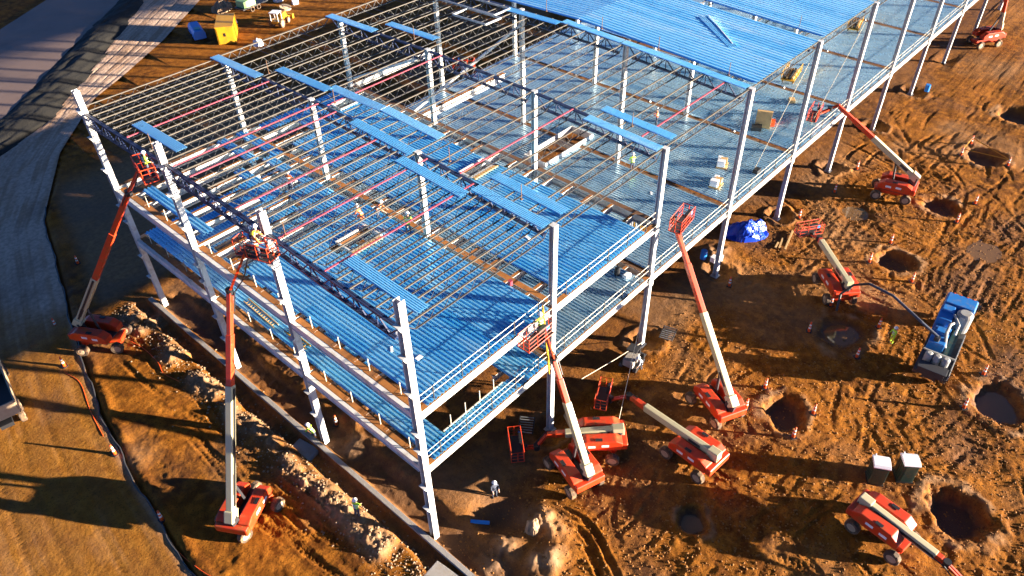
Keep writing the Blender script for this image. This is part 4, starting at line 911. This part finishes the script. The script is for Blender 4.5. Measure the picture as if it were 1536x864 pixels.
o = link('barrel', m.mesh('barrel', 'bluepaint'), None, (36.9, 1.9, gz(36.9, 1.9))); tag(o, 'blue barrel standing under the floor edge by the fourth column', 'barrel')
m = MB(); m.tube([(0, 0, 0), (0, 0, 0.9)], 0.30, 16); m.tube([(0, 0, 0.45), (0, 0, 0.49)], 0.315, 16)
o = link('barrel', m.mesh('barrel', 'bluepaint'), None, (85.6, -1.4, 0)); tag(o, 'blue barrel in the hollow of a far side column', 'barrel')
for k, (x, y, z) in enumerate(((37.3, 1.0, .25), (37.7, .6, .2))):
    m = MB(); m.box((0, 0, z), (0.6, 0.5, 2 * z)); m.box((0, 0, 2 * z + .02), (0.64, 0.54, .05)); o = link('cooler_box', m.mesh('cooler_box', 'label', bevel=0.03), None, (x, y, gz(x, y)), (0, 0, 0.3 * k)); tag(o, ('tall' if k == 0 else 'low') + ' white cool box beside the blue barrel at the fourth column', 'cool box')
for k, (a, b) in enumerate((((43.4, -3.2), (46.6, -2.4)), ((43.0, -2.4), (44.0, -2.2)), ((43.2, -2.7), (45.0, -2.2)))):
    m = MB(); m.bar((*a, gz(*a) + 0.12), (*b, gz(*b) + 0.12), 0.16, 0.1); o = link('timber', m.mesh('timber', 'wood')); tag(o, ['longest', 'shortest', 'middle'][k] + ' timber lying on the dirt behind the blue tarpaulin', 'timber')
mc = empty('skid_machine', (21.3, -0.9, gz(21.3, -1.0)), 0.15, 'small grey tracked machine standing on the dirt by the third column', 'machine')
def mp(name, build, mats, bevel=0.0, parent=mc):
    m = MB(); build(m); return link(name, m.mesh(name, mats, bevel=bevel), parent)
for s in (-1, 1): mp('track', lambda m: m.prism([(-0.9, 0.2), (-0.7, 0), (0.7, 0), (0.9, 0.2), (0.75, 0.45), (-0.75, 0.45)], (0, s * 0.62 - 0.15, 0), (0, s * 0.62 + 0.15, 0)), 'black', 0.02)
mp('body', lambda m: m.box((-0.2, 0, 0.75), (1.3, 0.9, 0.7)), 'conc', 0.06); mp('seat_guard', lambda m: (m.box((0.5, 0, 1.3), (0.08, 0.9, 0.9)), m.box((0.1, 0, 1.75), (0.9, 0.9, 0.07))), 'dgrey', 0.01); mp('bucket', lambda m: (m.box((1.15, 0, 0.3), (0.5, 1.3, 0.06)), m.box((0.92, 0, 0.5), (0.06, 1.3, 0.4))), 'dgrey')
# grates, pipes, small things on the right-hand dirt
for (x, y, yaw, l) in ((10.9, 1.4, 0.6, 'dark steel grate leaning in the shade by the second side column'), (26.2, -1.2, 0.3, 'bare steel grate on the dirt beside the third side column')):
    t = empty('steel_grate', (x, y, gz(x, y) + 0.1), yaw, l, 'grate')
    m = MB(); m.box((0, 0.55, 0), (1.6, 0.08, 0.1)); m.box((0, -0.55, 0), (1.6, 0.08, 0.1)); link('frame', m.mesh('frame', 'dgrey'), t)
    for k in range(7):
        m = MB(); m.box((-0.72 + 0.24 * k, 0, 0.02), (0.07, 1.0, 0.06)); link('slat', m.mesh('slat', 'galv'), t)
m = MB(); m.box((0, 0, 0.1), (1.3, 0.22, 0.14)); o = link('blue_plank', m.mesh('blue_plank', 'bluepaint'), None, (2.7, -1.6, gz(2.7, -1.6) + 0.05), (0, 0, 2.2)); tag(o, 'short blue plank lying in the shade near the corner column', 'plank')
m = MB(); m.tube([(0, -0.7, 0.28), (0, 0.7, 0.28)], 0.28, 14); o = link('log', m.mesh('log', 'rock'), None, (13.2, -1.0, 0.0), (0, 0, -0.5)); tag(o, 'pale log shaped concrete pipe behind the level boom lift', 'pipe')
o = heap('clay_boulder', 4.6, -4.7, 0.55, 0.5, 0.55, 0.4, 'rock', 9, 20, 0.6); o.location.z = gz(4.6, -4.7) + 0.1; tag(o, 'pale clay boulder on the spoil mound near the corner', 'boulder')
# warning tape round the farthest pit
m = MB(); m.tube([(72.1, -10.0, 0.8), (75.4, -10.0, 0.75), (73.0, -14.6, 0.75), (72.1, -10.0, 0.8)], 0.05, 4); o = link('warning_tape', m.mesh('warning_tape', 'yellow')); tag(o, 'yellow warning tape strung round the farthest roped pit', 'warning tape')
for (pts, l) in (([(-4.5, 33.0), (-4.2, 31.0), (-4.3, 28.6), (-4.6, 27.2), (-4.2, 25.5)], 'red rope trailing over the spoil heap by the left boom lift'), ([(-12.2, 12.5), (-11.7, 8.5), (-10.2, 5.5)], 'red rope lying beside the road edge near the white boomed lift'), ([(-9.9, 33.5), (-9.6, 31.5), (-10.4, 28.0), (-10.9, 24.8)], 'red rope laid along the graded road edge behind the left boom lift')):
    m = MB(); m.tube([(x, y, max(gz(x, y), 0.02) + 0.04) for x, y in spline(pts, 24)], 0.022, 5); o = link('rope', m.mesh('rope', 'cone')); tag(o, l, 'rope')

# ------------------------------------------------------------------ things on the floors
def pallet(x, y, z, yaw, mats, label, cat, build):
    t = empty(cat.replace(' ', '_'), (x, y, z), yaw, label, cat)
    for k, (nm, mt, bd) in enumerate(build):
        m = MB(); bd(m); link(nm, m.mesh(nm, mt, bevel=0.015), t)
    return t
Zd = Z2 + 0.085
pallet(50.6, 4.6, Zd, 0.4, None, 'tall tan plywood sheet stack with red cover standing on the lower deck', 'crate', [('sheet_stack', 'wood', lambda m: m.box((0, 0, 0.9), (0.35, 1.5, 1.8))), ('cover', 'cone', lambda m: m.box((0.9, -0.7, 0.2), (1.0, 0.9, 0.4))), ('base', 'black', lambda m: m.box((-0.6, 0.5, 0.2), (0.8, 1.0, 0.4)))])
for k, (x, y, yw, l) in enumerate(((41.6, 3.9, 0.4, 'white wrapped boxes on a pallet by the fourth side column of the lower deck'), (38.3, 2.6, 0.2, 'white wrapped boxes on a pallet by the floor edge near the fourth column'))):
    pallet(x, y, Zd, yw, None, l, 'pallet', [('pallet_base', 'wood', lambda m: m.box((0, 0, 0.07), (1.2, 1.0, 0.14))), ('box', 'label', lambda m: m.box((-0.3, 0.1, 0.45), (0.5, 0.7, 0.6))), ('box', 'wood', lambda m: m.box((0.3, -0.1, 0.4), (0.5, 0.6, 0.5))), ('box', 'label', lambda m: m.box((0.95, 0.3, 0.2), (0.4, 0.4, 0.4)))])
def cart(x, y, yaw, label):
    t = empty('material_cart', (x, y, Zd), yaw, label, 'cart')
    m = MB(); m.box((0, 0, 0.45), (3.2, 1.4, 0.12)); link('platform', m.mesh('platform', 'yellow'), t)
    for s in (-1, 1):
        m = MB(); m.box((0, s * 0.72, 1.3), (3.2, 0.06, 0.07)); m.box((0, s * 0.72, 0.9), (3.2, 0.05, 0.05))
        for k in range(4): m.box((-1.5 + k, s * 0.72, 0.85), (0.06, 0.06, 0.9))
        link('rail', m.mesh('rail', 'yellow'), t)
        for x_ in (-1.1, 1.1): w = link('wheel', TY, t, (x_, s * 0.55, 0.22)); w.scale = (0.42, 0.42, 0.42)
    for k in range(4):
        m = MB(); m.box((0, -0.45 + 0.3 * k, 0.65 + 0.05 * (k % 2)), (2.6, 0.2, 0.2)); link('load', m.mesh('load', 'dgrey' if k % 2 else 'wood'), t)
cart(62.5, 7.5, 0.2, 'yellow railed cart carrying steel on the lower deck in the shade of the roof'); cart(80.5, 8.0, 0.25, 'far yellow railed cart loaded with bars on the lower deck')
for k, (x, y, z, l) in enumerate(((27.9, 4.6, Zd, 'bundle of white and yellow rods on the lower deck beyond the upper floor'), (28.6, 3.6, Zd, 'bundle of yellow rods next to the white bundle on the lower deck'))):
    t = empty('rod_bundle', (x, y, z), 0.55, l, 'rods')
    for q in range(6):
        m = MB(); m.bar((-0.9 + 0.1 * q, q * 0.17 - 0.5, 0.06), (0.9 + 0.06 * q, q * 0.17 - 0.45, 0.06), 0.09, 0.07); link('rod', m.mesh('rod', ('label', 'yellow', 'label')[q % 3] if k == 0 else 'yellow'), t)
m = MB(); m.tube([(0, 0, 0), (0, 0, 0.65)], 0.22, 12); m.tube([(0, 0, 0.65), (0, 0, 0.72)], [0.22, 0.1], 12); o = link('canister', m.mesh('canister', 'black'), None, (22.3, 1.9, Zd)); tag(o, 'black canister on the lower deck under the upper floor edge', 'canister')
m = MB(); m.box((0, 0, 0.12), (0.7, 0.45, 0.24)); o = link('white_sack', m.mesh('white_sack', 'label', bevel=0.08), None, (22.6, 1.2, Zd)); tag(o, 'white sack beside the black canister on the lower deck', 'sack')
m = MB(); m.box((0, 0, 0.2), (0.7, 0.5, 0.4)); o = link('machine_box', m.mesh('machine_box', 'black', bevel=0.04), None, (42.6, 0.9, Zd)); tag(o, 'small black box by the guardrail of the lower deck', 'box')
m = MB(); m.box((0, 0, 0.15), (0.9, 0.6, 0.3)); o = link('timber_offcuts', m.mesh('timber_offcuts', 'wood', bevel=0.03), None, (57.6, 4.9, Zd), (0, 0, 0.6)); tag(o, 'small tan heap of offcuts on the shaded lower deck', 'offcuts')
m = MB(); m.tube([(0, 0, 0), (0, 0, 0.36)], 0.16, 12); o = link('bucket', m.mesh('bucket', 'pink'), None, (11.7, 3.4, Z3 + 0.08)); tag(o, 'bright red bucket on the upper floor by the open slot', 'bucket')
def ladder(p, q, label, w=0.4, material='yellow'):
    p = Vector(p); q = Vector(q); d = (q - p).normalized(); sd = d.cross(Vector((0, 0, 1))).normalized() * w / 2; t = empty('ladder', p, 0, label, 'ladder'); L_ = (q - p).length
    for s in (-1, 1):
        m = MB(); m.bar(sd * s, sd * s + d * L_, 0.06, 0.09); link('stile', m.mesh('stile', material), t)
    for k in range(1, int(L_ / 0.3)):
        m = MB(); m.bar(-sd + d * 0.3 * k, sd + d * 0.3 * k, 0.03); link('rung', m.mesh('rung', material), t)
ladder((10.9, -0.75, Z2 + 0.1), (10.6, -0.35, Z3 + 1.0), 'yellow ladder from the lower deck up to the upper floor edge')
ladder((1.5, 21.4, Z2 + 0.12), (1.3, 17.2, Z2 + 0.16), 'tan ladder lying on the lower deck behind the front wall', material='wood')
ladder((1.6, 16.3, Z2 + 0.12), (1.5, 13.6, Z2 + 0.16), 'yellow ladder lying on the lower deck near the second front column')
m = MB(); m.box((0, 0, 0.2), (0.4, 0.35, 0.4)); o = link('tool_bag', m.mesh('tool_bag', 'yellow', bevel=0.06), None, (3.6, 24.4, Z2 + 0.09)); tag(o, 'yellow bag on the lower deck seen between the white beams', 'bag')
# diagonal loose sheet on the finished roof
t = empty('loose_deck_sheet', (41.0, 5.0, rz(41, 5) + 0.075), 0, 'loose ribbed sky-tinted sheet lying skewed on the finished roof', 'deck sheet')
o = link('ribbed_sheet', deck_mesh(6.4, 0.86, 6, 0.04, 'deckR'), t, (0, 0, 0.0), (0.036, 0, -0.62)); 
m = MB(); m.bar((0.87, 0.1, 0.06), (0.87 + 6.3 * math.sin(0.62), 6.2 * math.cos(0.62) - 0.4, 0.30), 0.05, 0.06); link('edge_strip', m.mesh('edge_strip', 'label'), t)
# small litter on the decks
for k, (x, y, z) in enumerate(((2.4, 4.8, Z3), (3.0, 3.0, Z3), (3.6, 5.6, Z3), (16.4, 6.0, Z3), (20.2, 24.4, Z3), (41.5, 22, Z2), (50.0, 9.2, Z2), (46.2, 4.4, Z2), (33.5, 6.3, Z2))):
    m = MB(); m.box((0, 0, 0.03), (random.uniform(.25, .6), random.uniform(.12, .3), 0.05)); o = link('offcut', m.mesh('offcut', 'label', bevel=0.01), None, (x, y, z + 0.085), (0, 0, random.uniform(0, 3)))
    tag(o, 'small pale offcut lying loose on the ' + ('upper' if z == Z3 else 'lower') + ' deck', 'offcut', 'offcuts on the ' + ('upper' if z == Z3 else 'lower') + ' deck')

# ------------------------------------------------------------------ far corner yard behind the building
ct = empty('container', (37.6, 84.6, 0), 0.95, 'yellow steel storage container in the far yard', 'container')
m = MB(); m.box((0, 0, 1.35), (5.4, 2.5, 2.5)); link('body', m.mesh('body', 'yellow', bevel=0.03), ct)
for k in range(12):
    for s in (-1, 1): 
        m = MB(); m.box((-2.5 + 0.45 * k, s * 1.27, 1.35), (0.2, 0.05, 2.3)); link('side_rib', m.mesh('side_rib', 'yellow'), ct)
m = MB(); m.box((-2.72, 0, 1.35), (0.04, 2.2, 2.2)); d = link('door', m.mesh('door', 'yellow'), ct); m = MB(); m.box((-2.76, 0.1, 1.5), (0.04, 0.3, 0.5)); link('latch', m.mesh('latch', 'black'), d)
m = MB(); m.box((0, 0, 2.64), (5.5, 2.6, 0.08)); link('roof', m.mesh('roof', 'yellow'), ct)
bt = empty('compressor', (34.6, 88.2, 0), 1.25, 'blue wheeled compressor next to the yellow container', 'compressor')
m = MB(); m.prism([(-0.9, 0.5), (0.9, 0.5), (0.9, 1.3), (0.6, 1.8), (-0.6, 1.8), (-0.9, 1.3)], (-2.2, 0, 0), (2.0, 0, 0)); link('canopy', m.mesh('canopy', 'bluepaint', bevel=0.08), bt)
m = MB(); m.box((-1.2, 0, 1.85), (0.9, 0.8, 0.12)); link('hatch', m.mesh('hatch', 'teal', bevel=0.03), bt); m = MB(); m.bar((2.0, 0, 0.6), (3.6, 0, 0.5), 0.12); link('drawbar', m.mesh('drawbar', 'dgrey'), bt)
for s in (-1, 1): w = link('wheel', TY, bt, (0, s * 0.95, 0.4)); w.scale = (0.8,) * 3
tt = empty('tractor', (45.5, 82.6, 0), 0.5, 'yellow tractor standing behind the yellow container', 'tractor')
m = MB(); m.box((0.8, 0, 1.2), (1.8, 0.9, 0.9)); link('hood', m.mesh('hood', 'yellow', bevel=0.08), tt); m = MB(); m.box((-0.7, 0, 0.9), (1.6, 1.2, 0.4)); link('body', m.mesh('body', 'yellow', bevel=0.05), tt)
m = MB(); m.box((-0.8, 0, 2.35), (1.4, 1.4, 0.1)); [m.bar((-0.8 + a * 0.6, b * 0.6, 1.0), (-0.8 + a * 0.6, b * 0.6, 2.3), 0.07) for a in (-1, 1) for b in (-1, 1)]; link('canopy', m.mesh('canopy', 'label'), tt)
m = MB(); m.bar((1.6, 0.4, 1.0), (2.7, 0.4, 0.4), 0.12); m.bar((1.6, -0.4, 1.0), (2.7, -0.4, 0.4), 0.12); m.box((2.8, 0, 0.45), (0.5, 1.8, 0.7)); link('loader', m.mesh('loader', 'yellow'), tt)
for x, s in ((-0.9, 1.3), (1.2, 0.9)):
    for q in (-1, 1): w = link('wheel', TY, tt, (x, q * 0.8, 0.52 * s)); w.scale = (s,) * 3; link('rim', RM, w)
gt = empty('flatbed_trailer', (46.6, 92.0, 0), 0.15, 'low trailer carrying a light green box in the far yard', 'trailer')
m = MB(); m.box((0, 0, 0.8), (5.2, 2.2, 0.15)); link('bed', m.mesh('bed', 'dgrey'), gt); m = MB(); m.box((-1.0, 0, 1.4), (2.4, 1.9, 1.0)); link('load_box', m.mesh('load_box', 'lgreen', bevel=0.05), gt)
for x in (-0.8, 0.5):
    for s in (-1, 1): w = link('wheel', TY, gt, (x, s * 1.0, 0.45)); w.scale = (0.85,) * 3
tag(heap('sand_heap', 43.2, 95.5, 1.8, 1.5, 1.1, 0.3, 'rock', 21, 24), 'tan sand heap beside the green loaded trailer', 'heap')
m = MB(); m.tube([(0, 0, 0), (0, 0, 2.2)], 0.85, 18); m.tube([(0, 0, 2.2), (0, 0, 2.55)], [0.85, 0.3], 18); o = link('water_tank', m.mesh('water_tank', 'label'), None, (51.5, 91.8, 0)); tag(o, 'white upright water tank behind the green trailer', 'tank')
for k, (x, y, l) in enumerate(((41.2, 89.2, 'white sacks piled behind the yellow container'), (52.6, 88.6, 'white sacks lying near the water tank'), (38.8, 78.6, 'white sacks piled in front of the yellow container'), (57.5, 88.0, 'pale sacks beside the rutted far lane'))):
    o = heap('sack_pile', x, y, 0.8, 0.6, 0.9, k, 'label', 31 + k, 16); tag(o, l, 'sacks')
m = MB(); m.tube([(0, 0, 0), (0, 0, 0.35)], 0.95, 18); m.tube([(0, 0, 0.3), (0, 0, 0.42)], 0.42, 12); o = link('cable_reel', m.mesh('cable_reel', 'rim'), None, (50.0, 87.6, 0.1), (0.2, 0.1, 0)); tag(o, 'wooden cable reel lying flat by the trailer', 'cable reel')
# dump truck corner at the left frame edge
dt = empty('dump_truck', (-14.9, 33.1, 0.03), 1.41, 'pale dump truck body at the edge of the graded road', 'truck')
m = MB(); m.box((0, 0, 1.5), (5.2, 2.4, 0.12)); link('bed_floor', m.mesh('bed_floor', 'dgrey'), dt)
for s in (-1, 1): m = MB(); m.box((0, s * 1.2, 2.1), (5.2, 0.1, 1.2)); link('side_board', m.mesh('side_board', 'rim', bevel=0.02), dt)
for x in (-2.6, 2.6): m = MB(); m.box((x, 0, 2.1), (0.1, 2.3, 1.3)); link('end_board', m.mesh('end_board', 'rim', bevel=0.02), dt)
m = MB(); m.box((4.0, 0, 1.8), (1.9, 2.4, 2.2)); link('cab', m.mesh('cab', 'dgrey', bevel=0.12), dt)
for x in (-1.9, -0.6, 4.2):
    for s in (-1, 1): w = link('wheel', TY, dt, (x, s * 1.05, 0.52)); link('rim', RM, w)
m = MB(); m.box((0.8, 0, 1.05), (7.6, 0.9, 0.35)); link('frame', m.mesh('frame', 'black'), dt)

# ------------------------------------------------------------------ clods and stones scattered over the ground
def clods(name, n, material, region, smin, smax, seed):
    r = np.random.default_rng(seed); V = []; F = []
    ico = [(0, 0, 1), (0.9, 0, 0.1), (0.28, 0.85, 0.1), (-0.72, 0.53, 0.1), (-0.72, -0.53, 0.1), (0.28, -0.85, 0.1), (0, 0, -0.6)]
    fc = [(0, 1, 2), (0, 2, 3), (0, 3, 4), (0, 4, 5), (0, 5, 1), (6, 2, 1), (6, 3, 2), (6, 4, 3), (6, 5, 4), (6, 1, 5)]
    for _ in range(n):
        x, y = region(r); s = smin + (smax - smin) * r.random() ** 3; z = gz(x, y); a = r.uniform(0, 6.28); c, sn = math.cos(a), math.sin(a); o = len(V)
        for q in ico:
            k = s * r.uniform(0.65, 1.2); V.append((x + k * (q[0] * c - q[1] * sn), y + k * (q[0] * sn + q[1] * c), z + 0.7 * k * q[2]))
        F += [(i + o, j + o, k + o) for i, j, k in fc]
    me = bpy.data.meshes.new(name); me.from_pydata(V, [], F); me.materials.append(M[material]); ob = link(name, me); tag(ob, kind='stuff'); return ob
tag(clods('dirt_clods', 30000, 'clod', lambda r: (r.uniform(-9, 64), r.uniform(-32, -0.6)), 0.025, 0.12, 5), 'loose dirt clods over the churned ground beside the building', 'dirt clods')
tag(clods('trench_rubble', 3500, 'rock', lambda r: (-3.0 + r.normal(0, 0.9), r.uniform(-8, 38)), 0.02, 0.14, 6), 'pale rubble along the front trench', 'rubble')
